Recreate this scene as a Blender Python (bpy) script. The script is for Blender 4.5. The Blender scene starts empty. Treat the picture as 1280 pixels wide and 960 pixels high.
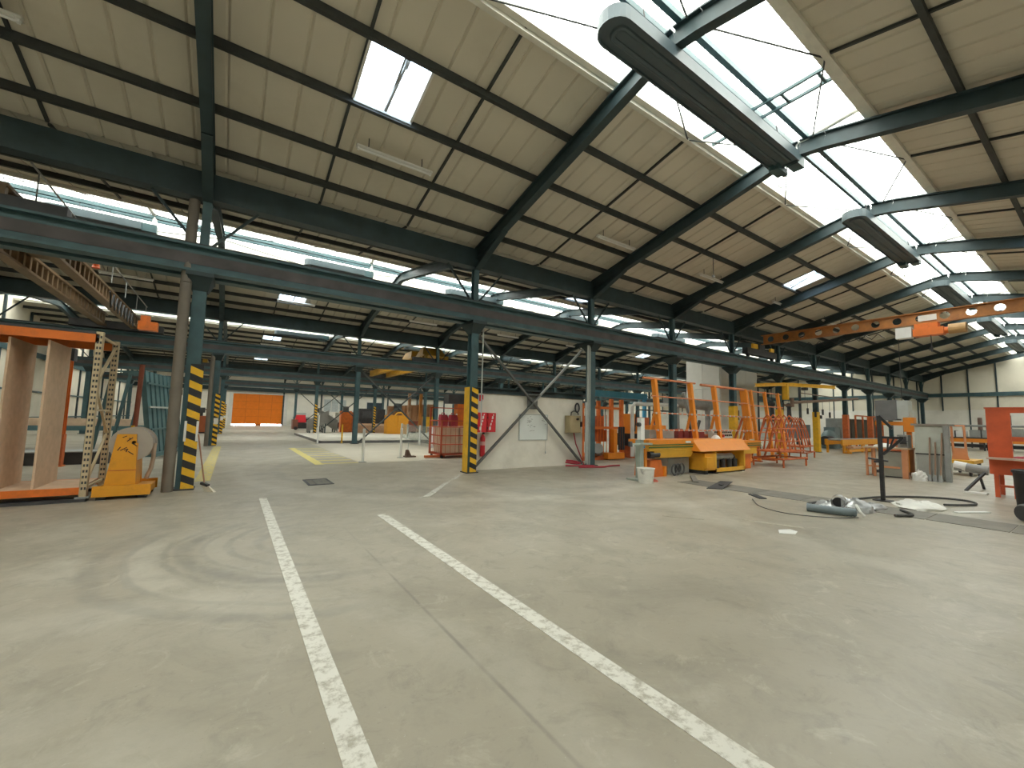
import bpy, bmesh, math, random
from mathutils import Vector, Matrix, noise
random.seed(7)
SC = bpy.context.scene
COL = SC.collection
PI = math.pi

# ------------------------------------------------------------------ camera
F_PX, W_PX = 516.7, 1280.0
YAW, PITCH, ROLL = [math.radians(a) for a in (33.943, 4.951, 1.329)]
EYE = Vector((0, 0, 1.6))
fw = Vector((math.sin(YAW)*math.cos(PITCH), math.cos(YAW)*math.cos(PITCH), math.sin(PITCH)))
r0 = Vector((math.cos(YAW), -math.sin(YAW), 0)); u0 = r0.cross(fw)
rt = r0*math.cos(ROLL) + u0*math.sin(ROLL); up = u0*math.cos(ROLL) - r0*math.sin(ROLL)
cd = bpy.data.cameras.new('camera'); cam = bpy.data.objects.new('camera', cd); COL.objects.link(cam)
cd.sensor_width = 36.0; cd.lens = 36.0*F_PX/W_PX; cd.clip_end = 300; cd.clip_start = 0.05
m = Matrix((rt, up, -fw)).transposed().to_4x4(); m.translation = EYE
cam.matrix_world = m
SC.camera = cam

# ------------------------------------------------------------------ world, daylight, exposure
SKY = 17.5
wd = bpy.data.worlds.new('world'); SC.world = wd; wd.use_nodes = True
bg = wd.node_tree.nodes['Background']
bg.inputs[0].default_value = (0.93, 0.97, 1.0, 1); bg.inputs[1].default_value = SKY
SC.view_settings.view_transform = 'Standard'; SC.view_settings.look = 'None'
SC.view_settings.gamma = 1.0; SC.view_settings.use_curve_mapping = False
SC.view_settings.exposure = 0.0
SC.cycles.max_bounces = 8; SC.cycles.diffuse_bounces = 5; SC.cycles.transparent_max_bounces = 16
SC.cycles.use_denoising = True; SC.cycles.sample_clamp_indirect = 6.0

# building grid: x runs along the column rows, y towards the orange door
HW = 7.05                                # half width of a hall
SLOPES = [0.24, 0.185, 0.105, 0.105, 0.105, 0.24]   # roof slope of each hall
CUR = [0.24]
RIDGES = [4.05 + 14.1*i for i in range(5)] + [-10.05]   # the last is an unseen hall added behind the camera for extra daylight
VALLEYS = [-3.0 + 14.1*i for i in range(6)]
X0, X1 = -10.3, 57.0
FRAMES = [-8.25, -0.75] + [6.0 + 5*i for i in range(11)]
Y1 = VALLEYS[-1]; Y0 = -17.1
ZV = 7.02
def sheet(d): return ZV + CUR[0]*(HW - d)    # underside of the roof sheets, d metres from the ridge
ED = 1.35                                # half width of the ridge skylight

# daylight portals over the ridge skylights (they guide sky light, they emit nothing)
for i, r in enumerate(RIDGES):
    ld = bpy.data.lights.new('skylight_portal', 'AREA'); ld.shape = 'RECTANGLE'
    ld.size = X1 - X0; ld.size_y = 2.9; ld.cycles.is_portal = True
    lo = bpy.data.objects.new('skylight_portal', ld); COL.objects.link(lo)
    CUR[0] = SLOPES[i]; lo.location = ((X0+X1)/2, r, sheet(ED)+.85)
CUR[0] = SLOPES[0]

# ------------------------------------------------------------------ materials
MATS = {}
def mat(name, col, rough=0.6, metal=0.0, var=0.12, scale=3.0, bump=0.0, bscale=60.0, dirt=None, dscale=1.2, damt=0.5, spec=0.5):
    if name in MATS: return MATS[name]
    M = bpy.data.materials.new(name); M.use_nodes = True; MATS[name] = M
    nt = M.node_tree; N = nt.nodes; L = nt.links; b = N['Principled BSDF']
    b.inputs['Roughness'].default_value = rough; b.inputs['Metallic'].default_value = metal
    b.inputs['Specular IOR Level'].default_value = spec
    tc = N.new('ShaderNodeTexCoord')
    n1 = N.new('ShaderNodeTexNoise'); n1.inputs['Scale'].default_value = scale; n1.inputs['Detail'].default_value = 4
    L.new(tc.outputs['Object'], n1.inputs['Vector'])
    cr = N.new('ShaderNodeValToRGB'); L.new(n1.outputs['Fac'], cr.inputs[0])
    lo = [max(0, c*(1-var)) for c in col]; hi = [min(1, c*(1+var)) for c in col]
    cr.color_ramp.elements[0].position = 0.3; cr.color_ramp.elements[1].position = 0.7
    cr.color_ramp.elements[0].color = (*lo, 1); cr.color_ramp.elements[1].color = (*hi, 1)
    out = cr.outputs[0]
    if dirt:
        n2 = N.new('ShaderNodeTexNoise'); n2.inputs['Scale'].default_value = dscale; n2.inputs['Detail'].default_value = 6
        n2.inputs['Roughness'].default_value = 0.7
        L.new(tc.outputs['Object'], n2.inputs['Vector'])
        r2 = N.new('ShaderNodeValToRGB'); r2.color_ramp.elements[0].position = 0.5; r2.color_ramp.elements[1].position = 0.72
        r2.color_ramp.elements[0].color = (0, 0, 0, 1); r2.color_ramp.elements[1].color = (damt, damt, damt, 1)
        L.new(n2.outputs['Fac'], r2.inputs[0])
        mx = N.new('ShaderNodeMix'); mx.data_type = 'RGBA'
        L.new(r2.outputs[0], mx.inputs[0]); L.new(out, mx.inputs[6]); mx.inputs[7].default_value = (*dirt, 1)
        out = mx.outputs[2]
    L.new(out, b.inputs['Base Color'])
    if bump:
        n3 = N.new('ShaderNodeTexNoise'); n3.inputs['Scale'].default_value = bscale
        L.new(tc.outputs['Object'], n3.inputs['Vector'])
        bp = N.new('ShaderNodeBump'); bp.inputs['Strength'].default_value = bump; bp.inputs['Distance'].default_value = 0.02
        L.new(n3.outputs['Fac'], bp.inputs['Height']); L.new(bp.outputs[0], b.inputs['Normal'])
    return M

STEEL = mat('teal_steel', (0.05, 0.105, 0.118), 0.5, var=0.18, dirt=(0.03, 0.035, 0.033), dscale=0.8, damt=0.5)
STEELD = mat('dark_teal_steel', (0.028, 0.05, 0.056), 0.55, var=0.2)
PURL = mat('purlin_paint', (0.04, 0.045, 0.043), 0.7, var=0.2)
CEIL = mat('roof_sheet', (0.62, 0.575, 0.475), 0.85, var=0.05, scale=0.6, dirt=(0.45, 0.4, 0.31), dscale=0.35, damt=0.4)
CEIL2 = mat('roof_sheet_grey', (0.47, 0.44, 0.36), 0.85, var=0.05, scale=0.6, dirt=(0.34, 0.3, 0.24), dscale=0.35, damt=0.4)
WHITEP = mat('white_paint', (0.72, 0.71, 0.67), 0.6, var=0.05)
CURB = mat('curb_white', (0.7, 0.68, 0.6), 0.6, var=0.08)
WALLW = mat('wall_white', (0.82, 0.79, 0.72), 0.8, var=0.05, scale=0.8, dirt=(0.5, 0.47, 0.4), dscale=0.7, damt=0.35)
CREAM = mat('wall_cream', (0.76, 0.71, 0.59), 0.75, var=0.05, scale=0.8, dirt=(0.5, 0.46, 0.36), dscale=0.5, damt=0.35)
CONC = mat('concrete_wall', (0.8, 0.765, 0.68), 0.9, var=0.05, scale=1.5, dirt=(0.6, 0.56, 0.47), dscale=1.1, damt=0.5, bump=0.15)
ORANGE = mat('orange_paint', (0.72, 0.17, 0.022), 0.5, var=0.1, dirt=(0.25, 0.08, 0.03), dscale=2.5, damt=0.5)
DOORO = mat('door_orange', (0.82, 0.2, 0.005), 0.5, var=0.05)
YELLOW = mat('machine_yellow', (0.72, 0.31, 0.018), 0.5, var=0.1, dirt=(0.25, 0.12, 0.03), dscale=3, damt=0.4)
GUARDY = mat('guard_yellow', (0.82, 0.46, 0.02), 0.5, var=0.08, dirt=(0.3, 0.2, 0.06), dscale=4, damt=0.4)
BLACK = mat('black_paint', (0.02, 0.02, 0.022), 0.5, var=0.3)
DARK = mat('dark_metal', (0.045, 0.045, 0.048), 0.55, var=0.3)
GREYM = mat('grey_metal', (0.30, 0.31, 0.30), 0.5, var=0.12, dirt=(0.2, 0.17, 0.13), dscale=2, damt=0.4)
LGREY = mat('light_grey_metal', (0.46, 0.49, 0.47), 0.5, var=0.08)
REDP = mat('red_paint', (0.62, 0.025, 0.035), 0.45, var=0.1)
RUSTO = mat('rust_orange', (0.55, 0.13, 0.035), 0.6, var=0.2, dirt=(0.2, 0.06, 0.03), dscale=4, damt=0.5)
BEIGE = mat('beige_rack_paint', (0.58, 0.46, 0.29), 0.6, var=0.1, dirt=(0.3, 0.22, 0.13), dscale=2, damt=0.5)
BOARD = mat('brown_board', (0.64, 0.46, 0.315), 0.85, var=0.08, scale=8)
PIPEB = mat('brown_pipe', (0.17, 0.145, 0.115), 0.55, var=0.12)
BROWNG = mat('brown_girder', (0.2, 0.13, 0.07), 0.6, var=0.15, dirt=(0.1, 0.07, 0.05), dscale=2, damt=0.5)
WOOD = mat('wood_tan', (0.55, 0.33, 0.2), 0.75, var=0.12, scale=5)
BLUEP = mat('blue_paint', (0.08, 0.4, 0.66), 0.5, var=0.1)
PLASTW = mat('white_plastic', (0.8, 0.8, 0.77), 0.45, var=0.04)
RUBBER = mat('rubber', (0.06, 0.06, 0.06), 0.75, var=0.2)

def floor_material():
    M = bpy.data.materials.new('concrete_floor'); M.use_nodes = True
    nt = M.node_tree; N = nt.nodes; L = nt.links; b = N['Principled BSDF']
    tc = N.new('ShaderNodeTexCoord')
    def nz(scale, det=6, rough=0.6, dist=0.0, vec=None):
        n = N.new('ShaderNodeTexNoise'); n.inputs['Scale'].default_value = scale
        n.inputs['Detail'].default_value = det; n.inputs['Roughness'].default_value = rough
        n.inputs['Distortion'].default_value = dist
        L.new(vec or tc.outputs['Object'], n.inputs['Vector']); return n.outputs['Fac']
    def ramp(v, p0, p1, c0=0.0, c1=1.0):
        r = N.new('ShaderNodeMapRange'); r.inputs[1].default_value = p0; r.inputs[2].default_value = p1
        r.inputs[3].default_value = c0; r.inputs[4].default_value = c1; L.new(v, r.inputs[0]); return r.outputs[0]
    def math_(op, a, b_=None):
        n = N.new('ShaderNodeMath'); n.operation = op
        for k, x in enumerate((a, b_)):
            if x is None: continue
            if isinstance(x, (int, float)): n.inputs[k].default_value = x
            else: L.new(x, n.inputs[k])
        return n.outputs[0]
    def mix(fac, a, col):
        n = N.new('ShaderNodeMix'); n.data_type = 'RGBA'
        L.new(fac, n.inputs[0])
        if isinstance(a, tuple): n.inputs[6].default_value = (*a, 1)
        else: L.new(a, n.inputs[6])
        n.inputs[7].default_value = (*col, 1); return n.outputs[2]
    c = mix(ramp(nz(0.22, 5, .55), .35, .65), (0.335, 0.302, 0.234), (0.395, 0.357, 0.28))
    c = mix(ramp(nz(0.9, 8, .72, .6), .47, .66, 0, .7), c, (0.262, 0.238, 0.187))
    c = mix(ramp(nz(0.5, 8, .72, 1.2), .55, .7, 0, .65), c, (0.48, 0.45, 0.37))
    c = mix(ramp(nz(3.1, 8, .75, .8), .54, .66, 0, .55), c, (0.24, 0.218, 0.172))
    c = mix(ramp(nz(1.7, 8, .74, 1.5), .57, .68, 0, .55), c, (0.5, 0.465, 0.375))
    c = mix(ramp(nz(11.0, 5, .7), .55, .8, 0, .35), c, (0.22, 0.205, 0.17))
    c = mix(ramp(nz(30.0, 4, .65), .66, .74, 0, .6), c, (0.14, 0.128, 0.105))
    c = mix(ramp(nz(26.0, 3, .6, 0, None), .25, .3, .5, 0), c, (0.55, 0.52, 0.44))
    # tyre arcs worn into the slab where trucks turn
    sep = N.new('ShaderNodeSeparateXYZ'); L.new(tc.outputs['Object'], sep.inputs[0])
    X, Y = sep.outputs[0], sep.outputs[1]
    wob = math_('MULTIPLY', math_('SUBTRACT', nz(0.9, 3), 0.5), 0.3)
    def arc(cx, cy, r, w, amt, col, c, xmax=99, ymax=99):
        dx = math_('SUBTRACT', X, cx); dy = math_('SUBTRACT', Y, cy)
        d = math_('SQRT', math_('ADD', math_('MULTIPLY', dx, dx), math_('MULTIPLY', dy, dy)))
        e = math_('ABSOLUTE', math_('SUBTRACT', math_('ADD', d, wob), r))
        f = ramp(e, w*0.4, w, amt, 0)
        f = math_('MULTIPLY', f, ramp(X, xmax-.5, xmax, 1, 0))
        f = math_('MULTIPLY', f, ramp(Y, ymax-.7, ymax, 1, 0))
        f = math_('MULTIPLY', f, ramp(nz(2.4, 6, .7), .34, .56, .1, 1))
        return mix(f, c, col)
    c = arc(1.3, 6.1, 2.0, .2, .55, (0.5, 0.465, 0.38), c, 0.1, 7.2)
    c = arc(1.3, 6.1, 1.35, .16, .4, (0.48, 0.445, 0.365), c, 0.4, 7.2)
    for (r, w, a, xm) in ((2.4, .1, .6, 1.35), (1.62, .11, .7, 1.5), (1.2, .06, .5, 1.2), (.9, .07, .45, 1.2), (2.15, .05, .45, 1.3), (1.45, .04, .4, 1.4), (1.8, .05, .45, 1.2)):
        c = arc(1.3, 6.1, r, w, a, (0.225, 0.21, 0.175), c, xm, 7.6)
    for (cx, cy, r, w, a, k) in ((-4.6, -1.2, 5.6, .5, .45, 1), (6.8, 13.4, 6.6, .28, .45, 1), (6.8, 13.2, 5.7, .2, .45, 0), (13, 1.5, 6.5, .4, .4, 1), (9, 9, 4.2, .35, .5, 1), (9, 9, 3.5, .2, .4, 0), (14, 5.2, 4.6, .3, .4, 0), (-1, 2.0, 2.6, .3, .3, 1)):
        c = arc(cx, cy, r, w, a, (0.5, 0.47, 0.39) if k else (0.24, 0.225, 0.19), c)
    # saw-cut joint running towards the door
    j = ramp(math_('ABSOLUTE', math_('SUBTRACT', math_('ADD', X, math_('MULTIPLY', wob, .03)), 1.45)), .006, .02, .6, 0)
    j = math_('MULTIPLY', j, ramp(nz(1.1, 4), .4, .6, .1, 1))
    j = math_('MULTIPLY', j, ramp(Y, 5.2, 7.4, 1, 0))
    c = mix(j, c, (0.17, 0.155, 0.13))
    L.new(c, b.inputs['Base Color'])
    L.new(ramp(nz(1.4, 6, .7), .3, .7, .3, .52), b.inputs['Roughness'])
    b.inputs['Specular IOR Level'].default_value = 0.6
    bp = N.new('ShaderNodeBump'); bp.inputs['Strength'].default_value = 0.12; bp.inputs['Distance'].default_value = 0.01
    L.new(nz(25, 6), bp.inputs['Height']); L.new(bp.outputs[0], b.inputs['Normal'])
    return M

def worn_paint(name, col, under=(0.40, 0.37, 0.3), cover=.42, scale=11):
    M = bpy.data.materials.new(name); M.use_nodes = True
    nt = M.node_tree; N = nt.nodes; L = nt.links; b = N['Principled BSDF']; b.inputs['Roughness'].default_value = 0.65
    tc = N.new('ShaderNodeTexCoord'); n = N.new('ShaderNodeTexNoise'); n.inputs['Scale'].default_value = scale
    n.inputs['Detail'].default_value = 7; n.inputs['Roughness'].default_value = .72
    L.new(tc.outputs['Object'], n.inputs['Vector'])
    r = N.new('ShaderNodeValToRGB'); r.color_ramp.elements[0].position = cover-.1; r.color_ramp.elements[1].position = cover+.05
    r.color_ramp.elements[0].color = (*under, 1); r.color_ramp.elements[1].color = (*col, 1)
    L.new(n.outputs['Fac'], r.inputs[0]); L.new(r.outputs[0], b.inputs['Base Color'])
    return M

def skylight_material():
    # thin translucent sheet: most sky light passes, the ribs and dirt take some away
    M = bpy.data.materials.new('translucent_sheet'); M.use_nodes = True
    nt = M.node_tree; N = nt.nodes; L = nt.links
    for n in list(N): N.remove(n)
    out = N.new('ShaderNodeOutputMaterial')
    tr = N.new('ShaderNodeBsdfTransparent'); tl = N.new('ShaderNodeBsdfTranslucent')
    tc = N.new('ShaderNodeTexCoord'); nz = N.new('ShaderNodeTexNoise'); nz.inputs['Scale'].default_value = 1.5; nz.inputs['Detail'].default_value = 5
    mp = N.new('ShaderNodeMapping'); mp.inputs['Scale'].default_value = (6, .5, 1)
    L.new(tc.outputs['Object'], mp.inputs[0]); L.new(mp.outputs[0], nz.inputs[0])
    cr = N.new('ShaderNodeValToRGB'); L.new(nz.outputs['Fac'], cr.inputs[0])
    cr.color_ramp.elements[0].position = .35; cr.color_ramp.elements[1].position = .65
    cr.color_ramp.elements[0].color = (.4, .39, .32, 1); cr.color_ramp.elements[1].color = (.74, .74, .7, 1)
    wv = N.new('ShaderNodeTexWave'); wv.wave_type = 'BANDS'; wv.bands_direction = 'X'; wv.inputs['Scale'].default_value = 2.5*2*PI/20*2
    wv.inputs['Distortion'].default_value = 0.6; L.new(tc.outputs['Object'], wv.inputs[0])
    wr_ = N.new('ShaderNodeMapRange'); wr_.inputs[1].default_value = .0; wr_.inputs[2].default_value = .3; wr_.inputs[3].default_value = .1; wr_.inputs[4].default_value = 1
    L.new(wv.outputs['Fac'], wr_.inputs[0])
    mm = N.new('ShaderNodeMix'); mm.data_type = 'RGBA'; mm.blend_type = 'MULTIPLY'; mm.inputs[0].default_value = 1
    L.new(cr.outputs[0], mm.inputs[6]); L.new(wr_.outputs[0], mm.inputs[7])
    L.new(mm.outputs[2], tr.inputs[0]); tl.inputs[0].default_value = (.6, .6, .52, 1)
    ms = N.new('ShaderNodeMixShader'); ms.inputs[0].default_value = .25
    L.new(tr.outputs[0], ms.inputs[1]); L.new(tl.outputs[0], ms.inputs[2]); L.new(ms.outputs[0], out.inputs[0])
    return M
SKYM = skylight_material()

# ------------------------------------------------------------------ mesh helpers
class MB:
    def __init__(s): s.v = []; s.f = []; s.m = []; s.k = 0
    def mi(s, k): s.k = k; return s
    def face(s, idx): s.f.append(tuple(idx)); s.m.append(s.k)
    def hexa(s, p):      # 8 points: bottom ring then top ring
        o = len(s.v); s.v += [tuple(q) for q in p]
        for q in ((3,2,1,0),(4,5,6,7),(0,1,5,4),(1,2,6,5),(2,3,7,6),(3,0,4,7)): s.face([o+i for i in q])
        return s
    def box(s, x0, x1, y0, y1, z0, z1):
        return s.hexa([(x0,y0,z0),(x1,y0,z0),(x1,y1,z0),(x0,y1,z0),(x0,y0,z1),(x1,y0,z1),(x1,y1,z1),(x0,y1,z1)])
    def cbox(s, c, sx, sy, sz, rz=0):
        p = []
        ca, sa = math.cos(rz), math.sin(rz)
        for z in (-sz/2, sz/2):
            for x, y in ((-1,-1),(1,-1),(1,1),(-1,1)):
                a, b = x*sx/2, y*sy/2
                p.append((c[0]+a*ca-b*sa, c[1]+a*sa+b*ca, c[2]+z))
        return s.hexa(p)
    def bar(s, a, b, w, h, upv=(0,0,1)):  # oriented box from a to b; w sideways, h along upv
        a = Vector(a); b = Vector(b); d = (b-a).normalized(); u = Vector(upv)
        sd = d.cross(u)
        if sd.length < 1e-4: sd = d.cross(Vector((1,0,0)))
        sd.normalize(); u = sd.cross(d)
        p = []
        for q in (a, b):
            for i, j in ((-1,-1),(1,-1),(1,1),(-1,1)): p.append(q + sd*(i*w/2) + u*(j*h/2))
        return s.hexa(p)
    def ibeam(s, a, b, w, h, tw=None, tf=None, upv=(0,0,1)):
        a = Vector(a); b = Vector(b); d = (b-a).normalized(); sd = d.cross(Vector(upv)).normalized(); u = sd.cross(d)
        tf = tf or h*.07; tw = tw or w*.08
        s.bar(a+u*(h/2-tf/2), b+u*(h/2-tf/2), w, tf, upv); s.bar(a-u*(h/2-tf/2), b-u*(h/2-tf/2), w, tf, upv)
        return s.bar(a, b, tw, h-2*tf, upv)
    def tube(s, a, b, r, n=10, r2=None, cap=True):
        a = Vector(a); b = Vector(b); d = (b-a).normalized()
        x = d.orthogonal().normalized(); y = d.cross(x); r2 = r if r2 is None else r2; o = len(s.v)
        for q, rr in ((a, r), (b, r2)):
            for i in range(n):
                t = 2*PI*i/n; s.v.append(tuple(q + x*(rr*math.cos(t)) + y*(rr*math.sin(t))))
        for i in range(n): j = (i+1) % n; s.face((o+i, o+j, o+n+j, o+n+i))
        if cap: s.face([o+i for i in range(n-1,-1,-1)]); s.face([o+n+i for i in range(n)])
        return s
    def path(s, pts, r, n=8):  # bent tube with shared rings
        P = [Vector(p) for p in pts]; o = len(s.v); x = None
        for i, p in enumerate(P):
            d = (P[min(i+1, len(P)-1)] - P[max(i-1, 0)]).normalized()
            if x is None: x = d.orthogonal().normalized()
            x = (x - d*x.dot(d)).normalized(); y = d.cross(x)
            for k in range(n):
                t = 2*PI*k/n; s.v.append(tuple(p + x*(r*math.cos(t)) + y*(r*math.sin(t))))
        for i in range(len(P)-1):
            for k in range(n):
                j = (k+1) % n; s.face((o+i*n+k, o+i*n+j, o+(i+1)*n+j, o+(i+1)*n+k))
        s.face([o+k for k in range(n-1,-1,-1)]); e = o+(len(P)-1)*n; s.face([e+k for k in range(n)])
        return s
    def prism(s, prof, axis, a, b):  # closed 2D profile swept along an axis
        o = len(s.v); n = len(prof)
        for t in (a, b):
            for p, q in prof:
                s.v.append({'x': (t,p,q), 'y': (p,t,q), 'z': (p,q,t)}[axis])
        for i in range(n): j = (i+1) % n; s.face((o+i, o+j, o+n+j, o+n+i))
        s.face([o+i for i in range(n-1,-1,-1)]); s.face([o+n+i for i in range(n)])
        return s
    def lathe(s, prof, c=(0,0,0), n=20):
        o = len(s.v)
        for r, z in prof:
            for i in range(n):
                t = 2*PI*i/n; s.v.append((c[0]+r*math.cos(t), c[1]+r*math.sin(t), c[2]+z))
        for k in range(len(prof)-1):
            for i in range(n):
                j = (i+1) % n; s.face((o+k*n+i, o+k*n+j, o+(k+1)*n+j, o+(k+1)*n+i))
        return s
    def quad(s, *p):
        o = len(s.v); s.v += [tuple(q) for q in p]; s.face(range(o, o+len(p))); return s
    def mesh(s, name, mats, off=(0,0,0), smooth=False):
        me = bpy.data.meshes.new(name)
        me.from_pydata([(x-off[0], y-off[1], z-off[2]) for x, y, z in s.v], [], s.f)
        for q in (mats if isinstance(mats, (list, tuple)) else [mats]): me.materials.append(q)
        if any(s.m): me.polygons.foreach_set('material_index', s.m)
        bm = bmesh.new(); bm.from_mesh(me); bmesh.ops.recalc_face_normals(bm, faces=bm.faces); bm.to_mesh(me); bm.free()
        if smooth:
            me.polygons.foreach_set('use_smooth', [True]*len(me.polygons))
            me.set_sharp_from_angle(angle=math.radians(40))
        me.update(); return me
def link(name, data, parent=None, loc=None):
    o = bpy.data.objects.new(name, data); COL.objects.link(o)
    if parent: o.parent = parent
    if loc is not None: o.location = loc
    return o
def wloc(o):
    v = Vector((0,0,0))
    while o: v += o.location; o = o.parent
    return v
def part(parent, name, mb, mats, smooth=False, label=None, local=False):
    """a mesh under parent; coordinates are world unless local (or the parent is turned)"""
    off = (0,0,0) if local else wloc(parent)
    o = link(name, mb.mesh(name, mats, off, smooth), parent)
    if label: o['label'] = label
    return o
def parts(parent, name, mb, mats, smooth=False, label=None, local=False):
    """like part, but every separate island of mb becomes a part of its own"""
    root = list(range(len(mb.v)))
    def find(i):
        while root[i] != i: root[i] = root[root[i]]; i = root[i]
        return i
    for f in mb.f:
        for q in f[1:]: root[find(q)] = find(f[0])
    groups = {}
    for f, k in zip(mb.f, mb.m): groups.setdefault(find(f[0]), []).append((f, k))
    out = []
    for g in groups.values():
        b = MB(); idx = {}
        for f, k in g:
            for q in f:
                if q not in idx: idx[q] = len(b.v); b.v.append(mb.v[q])
            b.f.append(tuple(idx[q] for q in f)); b.m.append(k)
        out.append(part(parent, name, b, mats, smooth, label, local))
    return out
def tag(o, label, cat, group=None):
    o['label'] = label; o['category'] = cat
    if group: o['group'] = group
    return o
def thing(name, label, cat, loc=(0,0,0), rz=0, group=None):
    o = link(name, None); o.location = loc; o.rotation_euler = (0,0,rz); o.empty_display_size = .2
    return tag(o, label, cat, group)
def single(name, mb, mats, label, cat, base, group=None, smooth=False):
    o = link(name, mb.mesh(name, mats, base, smooth), None, base); return tag(o, label, cat, group)
def struct(name, mb, mats, base=(0,0,0)):
    o = link(name, mb.mesh(name, mats, base), None, base); o['kind'] = 'structure'; return o
def copy_tree(o, parent=None):
    c = o.copy(); COL.objects.link(c); c.parent = parent
    for ch in list(o.children): copy_tree(ch, c)
    return c
# ================================================================== SETTING
FLOORM = floor_material()
LINEW = worn_paint('worn_white_line', (0.68, 0.66, 0.59), cover=.475)
LINEY = worn_paint('worn_yellow_line', (0.62, 0.5, 0.14), (0.42, 0.38, 0.28), cover=.5, scale=9)
LINEY2 = worn_paint('worn_yellow_hatch', (0.68, 0.58, 0.2), (0.45, 0.4, 0.28), cover=.4, scale=9)
LINEP = worn_paint('faded_white_line', (0.6, 0.58, 0.52), cover=.52)
floor = struct('floor', MB().box(X0-.1, X1+.1, Y0-.1, Y1+.1, -.2, 0), FLOORM)
def painted(x0, x1, y0, y1, m=LINEW, name='painted_line'):
    return part(floor, name, MB().box(x0, x1, y0, y1, 0, .004), m)
def painted_poly(pts, m, name='painted_line'):
    mb = MB(); n = len(pts); mb.prism([(p[0], p[1]) for p in pts], 'z', 0, .004)
    return part(floor, name, mb, m)
painted(.53, .66, -2.6, 9.3)
painted(2.07, 2.22, -2.6, 6.95)
painted_poly([(3.3, 8.05), (3.42, 7.98), (4.62, 9.55), (4.5, 9.62)], LINEP)
painted_poly([(4.85, 10.0), (4.95, 9.92), (5.75, 10.98), (5.65, 11.05)], LINEP)
painted(-.62, -.32, 12.2, 24.5, LINEY)
painted(2.35, 2.62, 14.8, 22.6, LINEY2)
for k in range(8):
    painted(2.62, 3.75, 14.95 + k*1.02, 15.13 + k*1.02, LINEY2 if k else LINEY2)
LINEF = worn_paint('rubbed_line', (0.5, 0.47, 0.39), (0.36, 0.33, 0.26), cover=.52, scale=6)
painted_poly([(6.3, 4.6), (6.35, 4.5), (6.7, 4.08), (6.62, 4.15)], LINEF)
painted_poly([(7.3, 3.75), (7.33, 3.66), (7.6, 2.95), (7.68, 3.0)], LINEF)
SLAB = mat('pale_slab', (0.55, 0.5, 0.4), .6, var=.07, scale=.8, dirt=(.44, .4, .32), dscale=1.0, damt=.5)
part(floor, 'pale_slab', MB().box(3.8, 9.0, 14.9, 25.8, 0, .003), SLAB)
# ---- low plinth in the second hall
PL = mat('plinth_concrete', (0.56, 0.53, 0.45), .85, var=.08, scale=1.0, dirt=(.4, .37, .3), damt=.5)
PLE = mat('plinth_edge', (0.16, 0.155, 0.15), .8, var=.2)
pl = struct('floor_plinth', MB().box(4.3, 24, 25.9, 37.5, 0, .14), PL)
part(pl, 'edge_strip', MB().box(4.24, 24, 25.84, 25.9, 0, .15).box(4.24, 4.3, 25.84, 37.5, 0, .15), PLE)
# ---- cable trench with steel covers across the near hall
TR = mat('trench_cover', (0.19, 0.178, 0.152), .65, metal=.1, var=.15, scale=4, dirt=(.3, .27, .22), damt=.5)
ang = math.atan2(1.0-6.96, 10.6-10.35)
for k in range(9):
    y1 = 7.0 - k*.98
    x = 10.25 + .02*k
    part(floor, 'trench_cover', MB().box(x, x+.95, y1-.965, y1, 0, .008), TR)

# ---- roof: each slope is a ceiling with sheets, purlins and sag rods
PD = [ED, 2.67, 3.97, 5.3, 6.35, 7.05]
BAYS = [(X0, -8.25, 1), (-8.25, -.75, 3), (-.75, 6.0, 3)] + [(6.0+5*i, 11.0+5*i, 2) for i in range(10)] + [(56.0, X1, 1)]
# roof windows: hall, side, x0, x1, row
RWIN = {(0, 1): [(1.5, 2.7, 1), (18.5+.9, 18.5+2.1, 1)], (0, -1): [(18.5+1.2, 18.5+2.4, 1)], (1, 1): [(1.5, 2.75, 2), (28.5, 29.7, 2)], (2, 1): [(1.5, 2.75, 1)], (2, -1): [(21, 22.2, 1)], (1, -1): [(13.5, 14.7, 1)], (3, 1): [(1.5, 2.75, 1)]}
PANEL = {}
def roof_panel(w, d0, d1, side):
    key = (round(w, 3), d0, d1, side)
    if key in PANEL: return PANEL[key]
    n = max(1, round(w/.5)); xs = [(0, 0)]
    for k in range(n):
        c = (k+.5)*w/n; xs += [(c-.035, 0), (c, .04), (c+.035, 0)]
    xs += [(w, 0)]; prof = xs + [(w, .07), (0, .07)]
    mb = MB(); N_ = len(prof)
    for d in (d0+.004, d1-.004):
        for x, z in prof: mb.v.append((min(max(x, .004), w-.004), side*d, sheet(d)+z))
    for i in range(N_): j = (i+1) % N_; mb.face((i, j, N_+j, N_+i))
    PANEL[key] = mb.mesh('ceiling_panel', CEIL); return PANEL[key]
GLASS = mat('dome_glass', (.8, .85, .9), .1)
def glass_mat():
    M = bpy.data.materials.new('roof_window_glass'); M.use_nodes = True
    nt = M.node_tree; N = nt.nodes
    for n in list(N): N.remove(n)
    o = N.new('ShaderNodeOutputMaterial'); t = N.new('ShaderNodeBsdfTransparent'); g = N.new('ShaderNodeBsdfGlossy')
    t.inputs[0].default_value = (.72, .78, .84, 1); g.inputs['Roughness'].default_value = .1
    ms = N.new('ShaderNodeMixShader'); ms.inputs[0].default_value = .06
    nt.links.new(t.outputs[0], ms.inputs[1]); nt.links.new(g.outputs[0], ms.inputs[2]); nt.links.new(ms.outputs[0], o.inputs[0])
    return M
RGLASS = glass_mat()
wn = [0]
def next_window():
    wn[0] += 1; return 'window_%d' % wn[0]
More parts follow.
